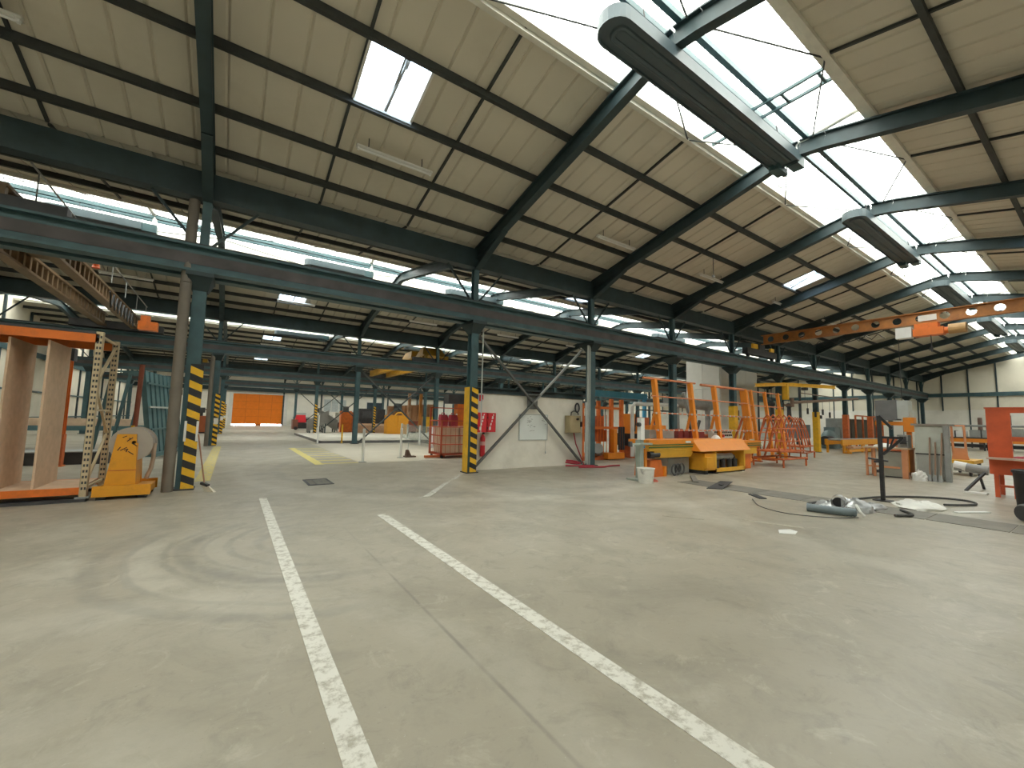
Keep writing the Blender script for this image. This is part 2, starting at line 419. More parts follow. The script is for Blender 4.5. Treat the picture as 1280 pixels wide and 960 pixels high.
for hi, r in enumerate(RIDGES):
    CUR[0] = SLOPES[hi]
    for side in (1, -1):
        wins = RWIN.get((hi, side), [])
        out = MB()
        cells = []
        for bi, (a, b, n) in enumerate(BAYS):
            for k in range(n):
                xa = a + (b-a)*k/n; xb = a + (b-a)*(k+1)/n
                for ri in range(5):
                    seg = [(xa, xb)]
                    for (w0, w1, wr) in wins:
                        if wr == ri and w0 < xb-.05 and w1 > xa+.05:
                            seg = [s for s in ((xa, w0), (w1, xb)) if s[1]-s[0] > .05]
                    for s0, s1 in seg: cells.append((s0, s1, ri))
        for (s0, s1, ri) in cells:      # outer skin keeps the daylight out between the sheets
            d0, d1 = PD[ri], PD[ri+1]
            q = [(s0, r+side*d0, sheet(d0)+.08), (s1, r+side*d0, sheet(d0)+.08), (s1, r+side*d1, sheet(d1)+.08), (s0, r+side*d1, sheet(d1)+.08)]
            out.hexa(q + [(x, y, z+.06) for x, y, z in q])
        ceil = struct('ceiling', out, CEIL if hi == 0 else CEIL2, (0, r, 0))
        if hi == 0:
            for (s0, s1, ri) in cells:
                o = link('ceiling_panel', roof_panel(s1-s0, PD[ri], PD[ri+1], side), ceil, (s0, 0, 0))
        else:
            for ri in range(5):
                mb = MB()
                for (s0, s1, rr) in cells:
                    if rr != ri: continue
                    d0, d1 = PD[ri], PD[ri+1]
                    n = max(1, round((s1-s0)/.5))
                    for k in range(n):
                        xa = s0+(s1-s0)*k/n; xb = s0+(s1-s0)*(k+1)/n
                        q = [(xa+.02, r+side*d0, sheet(d0)), (xb-.02, r+side*d0, sheet(d0)), (xb-.02, r+side*d1, sheet(d1)), (xa+.02, r+side*d1, sheet(d1))]
                        mb.hexa(q + [(x, y, z+.08) for x, y, z in q])
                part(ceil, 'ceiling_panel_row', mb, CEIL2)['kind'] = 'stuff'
        pm = MB().bar((X0, 0, 0), (X1, 0, 0), .085, .15).mesh('purlin', PURL)
        for d in [2.67, 3.97, 5.3, 6.35]:
            link('purlin', pm, ceil, (0, side*d, sheet(d)-.075))
        link('edge_angle', MB().bar((X0, 0, 0), (X1, 0, 0), .1, .12).mesh('edge_angle', CURB), ceil, (0, side*(ED+.05), sheet(ED)-.06))
        sag = MB().bar((0, side*ED, sheet(ED)-.03), (0, side*7.0, sheet(7.0)-.03), .05, .05).mesh('sag_rod', PURL)
        br = {}
        for (a, b, n) in BAYS:
            for k in range(1, n): link('sag_rod', sag, ceil, (a+(b-a)*k/n, 0, 0))
            if n > 1 and hi < 3:
                wd_ = b-a
                if wd_ not in br:
                    br[wd_] = MB().tube((wd_/2, side*(ED+.02), sheet(ED)-.1), (0.08, side*.3, sheet(0)-.29), .016, 6).tube((wd_/2, side*(ED+.02), sheet(ED)-.1), (wd_-.08, side*.3, sheet(0)-.29), .016, 6).mesh('brace_rod', PURL)
                link('brace_rod', br[wd_], ceil, (a, 0, 0))
        for (w0, w1, ri) in wins:
            d0, d1 = PD[ri], PD[ri+1]; mb = MB()
            def P(x, d, z): return (x, r+side*d, sheet(d)+z)
            t = .05
            for (xa, xb, da, db) in ((w0, w0+t, d0, d1), (w1-t, w1, d0, d1), (w0, w1, d0, d0+t), (w0, w1, d1-t, d1)):
                q = [P(xa, da, -.06), P(xb, da, -.06), P(xb, db, -.06), P(xa, db, -.06)]
                mb.hexa(q + [P(xa, da, .22), P(xb, da, .22), P(xb, db, .22), P(xa, db, .22)])
            w = struct(next_window(), mb, WHITEP, (w0, r+side*d0, sheet(d0)))
            q = [P(w0+t, d0+t, .16), P(w1-t, d0+t, .16), P(w1-t, d1-t, .16), P(w0+t, d1-t, .16)]
            part(w, 'pane', MB().hexa(q + [(x, y, z+.012) for x, y, z in q]), RGLASS)
            cx = w0*.45+w1*.55
            mb = MB().bar(P(cx, d0+t, .02), P(cx, d1-t, .02), .03, .04)
            mb.tube(P(cx+.08, d0+.25, .1), P(cx-.03, d1-.1, -.1), .03, 8).tube(P(cx+.08, d0+.15, .12), P(cx+.08, d0+.4, .1), .05, 8)
            part(w, 'opener', mb, GREYM)
            mb = MB().bar(P(w0+.02, d1-.03, -.08), P(w1-.02, d1-.03, -.08), .06, .05)
            part(w, 'sill', mb, LGREY)
    # ---- ridge skylight: white curbs, corrugated translucent sheets, two ridge purlins
    cb = MB()
    for side in (1, -1):
        ya, yb = r+side*(ED-.03), r+side*(ED+.03)
        z0 = sheet(ED)-.02
        cb.box(X0, X1, min(ya, yb), max(ya, yb), z0, z0+.36)
        cb.box(X0, X1, min(r+side*(ED-.12), yb), max(r+side*(ED-.12), yb), z0-.02, z0+.0)
    sky = struct(next_window(), cb, CURB, (0, r, 8))
    for side in (1, -1):
        SHEETS = {}
        for (a, b, n) in BAYS:
            w = b-a; key = round(w, 3)
            if key not in SHEETS:
                mb = MB(); ns = int(round(w/.2))*4
                for i in range(ns+1):
                    x = w*i/ns; c = .03*math.cos(2*PI*i/4)
                    for d, z in ((ED+.12, sheet(ED)+.33), (0.0, sheet(ED)+.58)): mb.v.append((x, side*d, z-8+c))
                for i in range(ns): mb.face((2*i, 2*i+1, 2*i+3, 2*i+2))
                SHEETS[key] = mb.mesh('skylight_sheet', SKYM)
                SHEETS[key].polygons.foreach_set('use_smooth', [True]*len(SHEETS[key].polygons))
            link('skylight_sheet', SHEETS[key], sky, (a, 0, 0))
        rp = MB().bar((X0, r+side*.16, sheet(0)-.18), (X1, r+side*.16, sheet(0)-.18), .1 if side < 0 else .07, .12)
        part(sky, 'ridge_purlin', rp, STEEL)
CUR[0] = SLOPES[0]
# cross ladder of cable trays under the skylight of the near hall
mb = MB()
for x in (8.95, 9.35):
    mb.bar((x, 2.75, 8.45), (x, 5.3, 8.45), .05, .06)
for y in (2.95, 3.6, 4.5): mb.bar((8.95, y, 8.45), (9.35, y, 8.45), .05, .05)
single('cable_ladder', mb, STEEL, 'short steel cable ladder crossing under the ridge skylight', 'cable ladder', (9.15, 4.0, 8.42))

# ---- rafters: one bent beam per frame and hall
def rafter_mesh():
    mb = MB()
    def zc(d): return sheet(d)-.15-.19
    for s in (1, -1):
        mb.ibeam((0, s*6.93, zc(6.93)), (0, s*.5, zc(.5)), .19, .38, .02, .03)
        mb.ibeam((0, s*.5, zc(.5)), (0, 0, zc(.2)), .19, .38, .02, .03)
        # haunch towards the column
        p = [(-.01, s*6.93, zc(6.93)-.18), (.01, s*6.93, zc(6.93)-.18), (.01, s*5.4, zc(5.4)-.18), (-.01, s*5.4, zc(5.4)-.18)]
        lo = [(-.01, s*6.93, zc(6.93)-.5), (.01, s*6.93, zc(6.93)-.5), (.01, s*5.4, zc(5.4)-.2), (-.01, s*5.4, zc(5.4)-.2)]
        mb.hexa(lo+p)
        mb.bar((0, s*6.93, zc(6.93)-.5), (0, s*5.4, zc(5.4)-.2), .19, .03)
    return mb.mesh('rafter', STEELD)
RMESH = {}
for s_ in set(SLOPES): CUR[0] = s_; RMESH[s_] = rafter_mesh()
CUR[0] = SLOPES[0]
HALLN = ['near hall under the wide ridge skylight', 'second hall past the first column row', 'third hall past the second column row', 'fourth hall past the third column row', 'last hall before the orange door wall']
NEAR = {1: 'rafter above the striped column with the brown pipe', 2: 'rafter above the yellow sided column by the red fire cabinets', 3: 'rafter above the conduit column, crossing the end of the first heater', 4: 'rafter above the orange edging machine', 5: 'rafter above the plain yellow foot behind the control panel', 6: 'rafter beyond the castellated crane bridge', 12: 'rafter against the cream gable wall'}
for hi, r in enumerate(RIDGES[:5]):
    for fi, x in enumerate(FRAMES):
        o = link('roof_rafter', RMESH[SLOPES[hi]], None, (x, r, 0))
        if hi == 0 and fi in NEAR: tag(o, 'bent dark teal ' + NEAR[fi], 'rafter')
        else: tag(o, 'bent dark teal steel roof rafter of the ' + HALLN[hi], 'rafter', 'rafters of the ' + HALLN[hi])

# ---- valley gutters and crane runway beams
RN = ['first', 'second', 'third', 'fourth']
ORD = ['beside the striped column with the brown pipe', 'past the yellow floor hatching', 'at the near edge of the far bays', 'nearest the orange door wall']
for vi, y in enumerate(VALLEYS[1:5]):
    mb = MB().box(X0+.15, X1-.15, y-.15, y+.15, 6.26, 6.3).box(X0+.15, X1-.15, y-.15, y-.12, 6.3, 6.84).box(X0+.15, X1-.15, y+.12, y+.15, 6.3, 6.84).box(X0+.15, X1-.15, y-.06, y+.06, 6.3, 6.86)
    single('valley_gutter', mb, STEELD, 'dark box gutter beam in the roof valley over the %s column row' % RN[vi], 'gutter', (X0, y, 6.26))
    for s in (-1, 1):
        yy = y + s*.26
        mb = MB().ibeam((X0+.1, yy, 4.835), (X1-.1, yy, 4.835), .28, .57, .03, .045)
        t = single('crane_runway_beam', mb, STEEL, 'long teal crane runway beam on the %s side of the %s column row' % (('camera', 'door')[s > 0] if False else ('skylit near', 'far')[s > 0], RN[vi]), 'beam', (X0, yy, 4.55))
        part(t, 'crane_rail', MB().bar((X0+.1, yy, 5.15), (X1-.1, yy, 5.15), .05, .06), DARK)
        if s < 0:
            part(t, 'rust_stain_strip', MB().box(X0+.1, X1-.1, yy-.022, yy-.016, 4.72, 4.95), mat('rust_web', (.085, .075, .075), .7, var=.3, scale=2))
# runway on the far wall
mb = MB().ibeam((X0+.1, Y1-.35, 4.95), (X1-.1, Y1-.35, 4.95), .28, .5, .03, .045)
single('crane_runway_beam', mb, STEELD, 'dark crane runway beam along the orange door wall', 'beam', (X0, Y1-.35, 4.7))

# ---- columns
def stripes(mb, x0, x1, y, z0, z1, pitch=.24, skew=.1, axis='x'):
    """black and yellow slanted bands on a plate facing -y (axis x) or -x (axis y)"""
    def pt(t, z, dd):
        a = x0 + (x1-x0)*t
        return (a, y+dd, z) if axis == 'x' else (y+dd, a, z)
    z = z0-skew; k = 0
    while z < z1:
        za, zb = z, z+pitch/2
        def cl(q): return min(max(q, z0), z1)
        a0, a1, b0, b1 = cl(za+skew), cl(za), cl(zb+skew), cl(zb)
        if b0-a0 > 1e-4 or b1-a1 > 1e-4:
            mb.mi(k % 2)
            P = [pt(0, a0, 0), pt(1, a1, 0), pt(1, b1, 0), pt(0, b0, 0)]
            mb.hexa(P + [pt(0, a0, .012), pt(1, a1, .012), pt(1, b1, .012), pt(0, b0, .012)])
        z += pitch/2; k += 1
    mb.mi(0); return mb
proto = thing('steel_column', '', 'column', (0, 0, 0))
part(proto, 'lower_shaft', MB().ibeam((0, 0, .03), (0, 0, 4.3), .24, .26, .02, .03, upv=(0, 1, 0)), STEEL)
part(proto, 'upper_shaft', MB().ibeam((0, 0, 4.55), (0, 0, 6.25), .16, .2, .015, .02, upv=(0, 1, 0)), STEEL)
part(proto, 'corbel', MB().box(-.24, .24, -.4, .4, 4.46, 4.55).hexa([(-.14, -.13, 4.2), (.14, -.13, 4.2), (.14, .13, 4.2), (-.14, .13, 4.2), (-.22, -.38, 4.46), (.22, -.38, 4.46), (.22, .38, 4.46), (-.22, .38, 4.46)]), STEELD)
part(proto, 'base_plate', MB().box(-.2, .2, -.2, .2, 0, .03), DARK)
for s in (-1, 1):
    part(proto, 'knee_brace', MB().bar((s*.1, 0, 5.2), (s*.95, 0, 6.24), .05, .05), STEELD)
CPARTS = {}
COLL = {}
for vi, y in enumerate(VALLEYS[1:5]):
    for fi, x in enumerate(FRAMES):
        c = copy_tree(proto); c.location = (x, y, 0)
        c['label'] = 'teal steel column with a corbel under the crane beams in the %s row' % RN[vi]
        c['group'] = 'plain columns of the %s row' % RN[vi]
        COLL[(vi, fi)] = c
for ch in list(proto.children): bpy.data.objects.remove(ch)
bpy.data.objects.remove(proto)
def relabel(k, label):
    c = COLL[k]; c['label'] = label
    if 'group' in c.keys(): del c['group']
    return c
def guard_front(c, z1=2.55, w=.2, dx=.04, yoff=-.16, pitch=.24):
    x, y, _ = c.location
    part(c, 'striped_guard', stripes(MB(), x-w/2+dx, x+w/2+dx, y+yoff, .03, z1, pitch), [GUARDY, BLACK], label='yellow and black striped guard board')
def guard_side(c, z1=2.55, m=GUARDY):
    x, y, _ = c.location
    part(c, 'yellow_guard', MB().box(x-.175, x-.155, y-.16, y+.14, .03, z1), m)
A = relabel((0, 1), 'column with yellow black stripes, thick brown pipe and broom leaning on it')
guard_front(A, 2.62, .22, .08, -.17, .3)
part(A, 'downpipe', MB().tube((-.98, 10.86, 0), (-.98, 10.86, 4.3), .1, 14).tube((-.98, 10.86, 4.3), (-.98, 11.1, 6.2), .1, 14).tube((-.98, 10.86, 1.95), (-.98, 10.86, 2.05), .112, 14), PIPEB, True, 'brown drain pipe')
parts(A, 'notice_plate', MB().box(-.8, -.76, 10.9, 10.925, 1.0, 1.42).box(-.6, -.56, 10.9, 10.925, 1.0, 1.42), WHITEP)
B = relabel((0, 2), 'column with yellow side and striped front beside the red fire cabinets')
guard_front(B, 2.55, .22, .03, -.17, .3); guard_side(B)
part(B, 'conduit', MB().tube((6.25, 10.93, 1.2), (6.25, 10.93, 4.4), .022, 8), LGREY)
Cc = relabel((0, 3), 'teal column with grey conduits beside the beige switch box')
parts(Cc, 'conduit', MB().tube((10.72, 10.95, .05), (10.72, 10.95, 4.4), .035, 8).tube((10.82, 10.95, .05), (10.82, 10.95, 4.4), .025, 8).box(10.6, 10.68, 10.93, 10.97, .1, 2.3), LGREY)
for k, nm in ((5, 'column with plain yellow foot behind the orange machine control panel'), (6, 'column with yellow foot carrying the yellow jib arm'), (7, 'column with yellow foot at the end of the yellow roller conveyor')):
    c = relabel((0, k), nm); x, y, _ = c.location
    part(c, 'yellow_foot', MB().box(x-.16, x+.16, y-.155, y+.155, .03, 2.55), GUARDY)
for k, nm in (((0, 8), 'column with rust red wrapped foot behind the yellow conveyor'), ((0, 9), 'column with orange wrapped foot beside the dark open cabinet')):
    c = relabel(k, nm); x, y, _ = c.location
    part(c, 'painted_foot', MB().box(x-.16, x+.16, y-.155, y+.155, .03, 2.5), RUSTO)
for (k, nm) in (((1, 1), 'striped column of the second row beside the yellow aisle line'), ((2, 1), 'striped column of the third row along the door aisle'), ((3, 1), 'striped column of the fourth row along the door aisle'), ((2, 2), 'striped column behind the white plinth post'), ((2, 3), 'striped column on the plinth beside the dark office window')):
    c = relabel(k, nm); guard_front(c, 2.55, .2, .12 if k[1] == 1 else 0, -.16)
    if k[1] == 1:
        x, y, _ = c.location
        part(c, 'downpipe', MB().tube((x-.2, y-.22, 0), (x-.2, y-.22, 4.4), .09, 12), PIPEB, True)
        part(c, 'notice_plate', MB().box(x+.03, x+.21, y-.18, y-.165, 1.05, 1.35), WHITEP)
relabel((1, 2), 'bright teal column at the near edge of the concrete plinth')

# ---- gable end walls and long walls
def gable_wall(name, xa, xb, m):
    mb = MB()
    # vertical strips so that every face stays convex
    for i, r in enumerate(RIDGES):
        CUR[0] = SLOPES[i]; e0, e1 = sheet(ED)+.39, sheet(ED)+.63
        for (a, za), (b, zb) in (((r-HW, ZV+.1), (r-ED, sheet(ED)+.1)), ((r-ED, e0), (r, e1)), ((r, e1), (r+ED, e0)), ((r+ED, sheet(ED)+.1), (r+HW, ZV+.1))):
            mb.hexa([(xa, a, 0), (xb, a, 0), (xb, b, 0), (xa, b, 0), (xa, a, za), (xb, a, za), (xb, b, zb), (xa, b, zb)])
    return struct(name, mb, m)
wl = gable_wall('wall_left', X0-.15, X0, CREAM)
wr = gable_wall('wall_right', X1, X1+.15, CREAM)
part(wr, 'block_dado', MB().box(X1-.06, X1, Y0, Y1, 0, 3.5), WALLW)
part(wr, 'wall_girt', MB().box(X1-.14, X1, Y0, Y1, 4.75, 5.1), STEEL)
part(wl, 'wall_girt', MB().box(X0, X0+.12, Y0, Y1, 4.75, 5.05).box(X0, X0+.1, Y0, Y1, 2.6, 2.7).box(X0, X0+.1, Y0, Y1, 1.0, 1.1), STEEL)
y = VALLEYS[0]+.6
k = 0
while y < Y1-.3:
    hi_ = min(range(5), key=lambda q: abs(y-RIDGES[q])); CUR[0] = SLOPES[hi_]; d = abs(y-RIDGES[hi_]); zt = sheet(max(d, ED))-.05
    low = 3.4 if k % 2 else 0
    part(wr, 'wall_post', MB().box(X1-.1, X1, y-.05, y+.05, low, zt), STEELD)
    if k % 2 == 0: part(wl, 'wall_post', MB().box(X0, X0+.1, y-.07, y+.07, 0, zt), STEELD)
    y += 1.75; k += 1
CUR[0] = SLOPES[0]
wf = struct('wall_front', MB().box(X0-.15, X1+.15, Y0-.15, Y0, 0, 7.35), WALLW)
struct('trim_1', MB().box(X0+.15, X1-.15, -3.15, -2.85, 6.3, 7.0), STEELD)
# far wall with a door opening and two windows
DX0, DX1, DZ = 0.0, 6.1, 4.38
OPEN = [(DX0, DX1, 0, DZ), (11.3, 14.6, 2.1, 4.1), (17.6, 20.2, 2.3, 3.9)]
mb = MB(); xs = X0-.15
for (a, b, z0, z1) in OPEN:
    mb.box(xs, a, Y1, Y1+.15, 0, 7.35)
    if z0 > 0: mb.box(a, b, Y1, Y1+.15, 0, z0)
    mb.box(a, b, Y1, Y1+.15, z1, 7.35); xs = b
mb.box(xs, X1+.15, Y1, Y1+.15, 0, 7.35)
wb = struct('wall_back', mb, WALLW)
part(wb, 'wall_girt', MB().box(X0, DX0-.5, Y1-.1, Y1, 5.3, 5.45).box(DX1+.5, X1, Y1-.1, Y1, 5.3, 5.45), STEELD)
for x in [-8.25, -4.5] + FRAMES[2:]:
    part(wb, 'wall_post', MB().box(x-.1, x+.1, Y1-.12, Y1, 0, 7), STEELD)
# folding door of orange leaves, daylight under it
d1 = struct('door_1', MB().box(DX0-.45, DX0, Y1-.12, Y1, 0, DZ+.1).box(DX1, DX1+.45, Y1-.12, Y1, 0, DZ+.1).box(DX0, DX1, Y1-.12, Y1, DZ-.06, DZ+.12), WHITEP, (3.05, Y1, 0))
nl, nr = 4, 4
for i in range(nl):
    for j in range(nr):
        wx = (DX1-DX0)/nl; hz = (DZ-.06-.2)/nr
        xa = DX0+i*wx; za = .2+j*hz
        part(d1, 'door_panel', MB().box(xa+.015, xa+wx-.015, Y1-.06+.02*(i % 2), Y1+.0, za+.012, za+hz-.012), DOORO)
part(d1, 'door_frame', MB().box(DX0, DX1, Y1-.02, Y1+.02, .2, DZ-.05).box(2.75, 3.4, Y1-.05, Y1+.02, 0, .2), mat('door_orange_dark', (.5, .11, .005), .5), local=False)
# office windows in the far wall
for (a, b, z0, z1), nmul in ((OPEN[1], 3), (OPEN[2], 2)):
    mb = MB().box(a, b, Y1-.05, Y1+.02, z0, z0+.1).box(a, b, Y1-.05, Y1+.02, z1-.1, z1)
    for k in range(nmul+1):
        x = a + (b-a-.1)*k/nmul; mb.box(x, x+.1, Y1-.05, Y1+.02, z0+.1, z1-.1)
    w = struct(next_window(), mb, WHITEP, (a, Y1, z0))
    for k in range(nmul):
        x0_ = a+(b-a-.1)*k/nmul+.1; x1_ = a+(b-a-.1)*(k+1)/nmul
        part(w, 'pane', MB().box(x0_, x1_, Y1, Y1+.012, z0+.1, z1-.1), mat('hazy_glass', (.5, .55, .56), .15, spec=.6) if nmul == 3 else mat('dark_glass', (.05, .07, .09), .15))
# ---- concrete partition between two columns of the first row
wp = struct('wall_partition', MB().box(6.18, 10.98, 11.5, 11.68, 0, 2.42), CONC, (6.2, 11.5, 0))
part(wp, 'wall_cap', MB().ibeam((6.1, 11.55, 2.53), (11.05, 11.55, 2.53), .2, .2, .02, .03), STEELD)
# ================================================================== OVERHEAD THINGS
# ---- radiant tube heaters under the ridge
def heater(x0, x1, y, z, lab, flue=True, grp=None, top=8.5):
    t = thing('radiant_heater', lab, 'heater', (x0, y, z), group=grp)
    w = .3
    out = [(x1, y-w), (x1, y+w)] + [(x0+w-w*math.sin(a), y+w*math.cos(a)) for a in [PI*k/10 for k in range(11)]]
    inn = [(x1-.03, y-w+.03), (x1-.03, y+w-.03)] + [(x0+w-(w-.03)*math.sin(a), y+(w-.03)*math.cos(a)) for a in [PI*k/10 for k in range(11)]]
    mb = MB().prism(out, 'z', z+.05, z+.24)
    n = len(out); o = len(mb.v)      # rim hanging below the tray
    for zz in (z, z+.05):
        mb.v += [(a, b, zz) for a, b in out] + [(a, b, zz) for a, b in inn]
    for k in range(n):
        q = (k+1) % n
        mb.face((o+k, o+q, o+n+q, o+n+k)); mb.face((o+k, o+q, o+2*n+q, o+2*n+k)); mb.face((o+n+k, o+n+q, o+3*n+q, o+3*n+k)); mb.face((o+2*n+k, o+2*n+q, o+3*n+q, o+3*n+k))
    part(t, 'reflector_hood', mb, HTR)
    part(t, 'burner_tube', MB().path([(x1-.1, y-.12, z+.05), (x0+.4, y-.12, z+.05)] + [(x0+.4-.12*math.sin(a), y-.12*math.cos(a), z+.05) for a in [PI*k/8 for k in range(1, 8)]] + [(x0+.4, y+.12, z+.05), (x1-.1, y+.12, z+.05)], .045, 8), HTR, True)
    part(t, 'burner_box', MB().box(x1, x1+.38, y-.26, y-.02, z-.02, z+.24), STEEL)
    part(t, 'gas_valve', MB().box(x1-.25, x1+.2, y+.06, y+.28, z-.08, z+.05), STEEL)
    part(t, 'fan_motor', MB().tube((x1+.2, y+.15, z), (x1+.32, y+.15, z), .07, 10), STEEL)
    for xx in (x0+.8, x1-.8):
        for s in (-1, 1): part(t, 'hanger', MB().tube((xx, y+s*.2, z+.24), (xx, y+s*.15, top), .012, 6), DARK)
    part(t, 'pull_cord', MB().path([(x1+.1, y+.2, z-.02), (x1+.12, y+.22, z-.35), (x1+.2, y+.2, z-.38), (x1+.24, y+.16, z-.02)], .01, 5), DARK)
    if flue:
        p = [(x1+.3, y-.15, z+.2), (x1+.3, y-.15, z+.55), (x1+.28, y-.2, z+.63), (x1+.1, y-1.5, z+.66)]
        part(t, 'flue_pipe', MB().path(p, .065, 10), WHITEP, True, label='white flue pipe')
    return t
HTR = mat('heater_bluegrey', (.07, .1, .115), .45, var=.1)
heater(4.45, 10.75, 4.27, 7.88, 'long dark radiant heater under the ridge between the two nearest visible rafters')
heater(15.0, 21.0, 4.27, 7.88, 'second dark radiant heater along the near ridge skylight')
heater(25.3, 31.3, 4.27, 7.88, 'third radiant heater, beyond the castellated crane bridge')
heater(35.5, 41.5, 4.27, 7.88, 'radiant heater fourth along the near ridge')
heater(45.6, 51.6, 4.27, 7.88, 'last radiant heater along the near ridge beside the gable wall')
for k, (a, b) in enumerate(((-5.2, -2.9), (2.0, 4.3), (8.2, 11), (15.6, 18), (24, 27))):
    heater(a, b, 18.15, 7.6, 'short radiant heater under the ridge skylight of the second hall', grp='heaters in the second hall', top=8.1)
for k, (a, b) in enumerate(((2.0, 5.0), (11, 14), (20, 23))):
    heater(a, b, 31.8, 7.0, 'radiant heater under the ridge skylight of the third hall', grp='heaters in the third hall', top=7.4)

# ---- fluorescent battens
def batten_proto():
    t = thing('batten_light', '', 'light')
    part(t, 'housing', MB().prism([(-.07, .05), (-.03, .09), (.03, .09), (.07, .05), (.06, .03), (-.06, .03)], 'x', -.85, .85), WHITEP, local=True)
    part(t, 'fluorescent_tube', MB().tube((-.8, 0, 0), (.8, 0, 0), .02, 8), PLASTW, local=True)
    parts(t, 'tube_holder', MB().box(-.83, -.79, -.03, .03, -.02, .04).box(.79, .83, -.03, .03, -.02, .04), PLASTW, local=True)
    parts(t, 'suspension_rod', MB().tube((-.6, 0, .08), (-.6, 0, .3), .01, 6).tube((.6, 0, .08), (.6, 0, .3), .01, 6), DARK, local=True)
    return t
bp_ = batten_proto()
def battens(hall, d, xs, labs, grp):
    CUR[0] = SLOPES[hall]
    for k, x in enumerate(xs):
        o = copy_tree(bp_); o.location = (x, RIDGES[hall]+d, sheet(abs(d))-.32)
        o['label'] = labs[k] if k < len(labs) else labs[-1]; o['group'] = grp
battens(0, 4.72, [-3.8, 2.65, 9.8, 15.3, 21.1, 26.7, 32, 37, 42, 47], ['white tube light hung left of the striped pipe column rafter', 'white tube light hung below the square roof window', 'pale tube light over the red fire cabinets', 'white tube light on a rod in the row along the near roof slope'], 'tube lights along the near roof slope')
battens(1, 4.72, [-4, 2.3, 9, 15, 21, 27, 33], ['white tube light under the far slope of the second hall roof'], 'tube lights of the second hall')
battens(2, 4.72, [2.3, 9, 16, 23], ['white tube light under the far slope of the third hall roof'], 'tube lights of the third hall')
battens(0, -4.7, [33, 43], ['white tube light on the opposite slope of the near roof'], 'tube lights on the opposite slope')
CUR[0] = SLOPES[0]
for ch in list(bp_.children): bpy.data.objects.remove(ch)
bpy.data.objects.remove(bp_)
# dark sprinkler / control drop rods
for (x, y) in ((14.0, 8.0), (25.9, 8.0)):
    z1 = sheet(abs(y-4.05))-.15
    t = thing('pendant_switch', 'thin dark drop rod with small switch hanging from a purlin' , 'switch', (x, y, z1-.75), group='drop rods')
    part(t, 'rod', MB().tube((x, y, z1-.68), (x, y, z1), .012, 6), DARK)
    part(t, 'switch_box', MB().box(x-.06, x+.06, y-.03, y+.03, z1-.75, z1-.67), GREYM)

# ---- bridge crane of the near hall: castellated girder with hoist
CX = 23.4
t = thing('bridge_crane', 'castellated brown crane bridge with round holes spanning the near hall', 'crane', (CX, 10.85, 5.18))
OB = mat('crane_brown_orange', (.42, .17, .045), .55, var=.2, dirt=(.2, .1, .06), dscale=2, damt=.6)
def holed_web(x, y0, y1, z0, z1, pitch, rad, th=.02):
    mb = MB(); k = int((y1-y0)/pitch); zc = (z0+z1)/2
    ca_ = math.atan2((z1-z0)/2, pitch/2)      # include the corner directions so the plate stays closed
    ang_ = sorted([2*PI*j/12 for j in range(12)] + [ca_, PI-ca_, PI+ca_, 2*PI-ca_]); n = len(ang_)
    for i in range(k):
        ya = y0 + i*pitch; yb = ya+pitch; yc = (ya+yb)/2
        o = len(mb.v); sq = []; ci = []
        for j in range(n):
            a = ang_[j]; ca, sa = math.cos(a), math.sin(a)
            m_ = max(abs(ca)/(pitch/2), abs(sa)/((z1-z0)/2))
            sq.append((yc+ca/m_, zc+sa/m_)); ci.append((yc+rad*ca, zc+rad*sa))
        for s in (-th/2, th/2):
            for p, q in sq: mb.v.append((x+s, p, q))
            for p, q in ci: mb.v.append((x+s, p, q))
        for j in range(n):
            j2 = (j+1) % n
            mb.face((o+j, o+j2, o+n+j2, o+n+j)); mb.face((o+2*n+j, o+3*n+j, o+3*n+j2, o+2*n+j2))
            mb.face((o+n+j, o+n+j2, o+3*n+j2, o+3*n+j))
    return mb
zb = 5.93
wb_ = holed_web(CX, -2.3, 10.7, zb+.03, zb+.47, .72, .15)
part(t, 'girder_web', wb_, OB)
part(t, 'bottom_flange', MB().box(CX-.1, CX+.1, -2.5, 10.75, zb, zb+.03), OB)
part(t, 'top_flange', MB().box(CX-.1, CX+.1, -2.5, 10.75, zb+.47, zb+.5), OB)
for yy in (10.85, -2.7):
    part(t, 'end_truck', MB().box(CX-1.6, CX+1.6, yy-.14, yy+.14, 5.3, 5.62).box(CX-.3, CX+.3, yy-.12, yy+.12, 5.62, zb), DARK)
    parts(t, 'truck_wheel', MB().tube((CX-1.3, yy-.06, 5.3), (CX-1.3, yy+.06, 5.3), .12, 14).tube((CX+1.3, yy-.06, 5.3), (CX+1.3, yy+.06, 5.3), .12, 14), DARK)
parts(t, 'truck_motor', MB().box(CX-1.2, CX-.7, 10.62, 10.72, 5.62, 5.85).box(CX+.7, CX+1.1, 10.62, 10.72, 5.62, 5.8), GUARDY)
part(t, 'capacity_plate', MB().box(CX-.03, CX-.015, 4.05, 4.6, zb+.12, zb+.36), WHITEP, label='pale lettered capacity plate')
hc = 4.35
t = thing('chain_hoist', 'orange electric hoist with white box hanging below the castellated crane bridge', 'hoist', (CX, hc, 5.2))
part(t, 'trolley', MB().box(CX-.2, CX+.2, hc-.35, hc+.35, 5.72, 5.93), ORANGE)
part(t, 'hoist_body', MB().box(CX-.22, CX+.22, hc-.5, hc+.4, 5.42, 5.72).tube((CX, hc-.5, 5.57), (CX, hc-.62, 5.57), .13, 14), ORANGE)
part(t, 'control_box', MB().box(CX-.18, CX+.18, hc+.45, hc+.95, 5.4, 5.85), WHITEP)
part(t, 'motor', MB().tube((CX, hc-.62, 5.6), (CX, hc-1.1, 5.6), .2, 14), mat('motor_tan', (.5, .3, .12), .5))
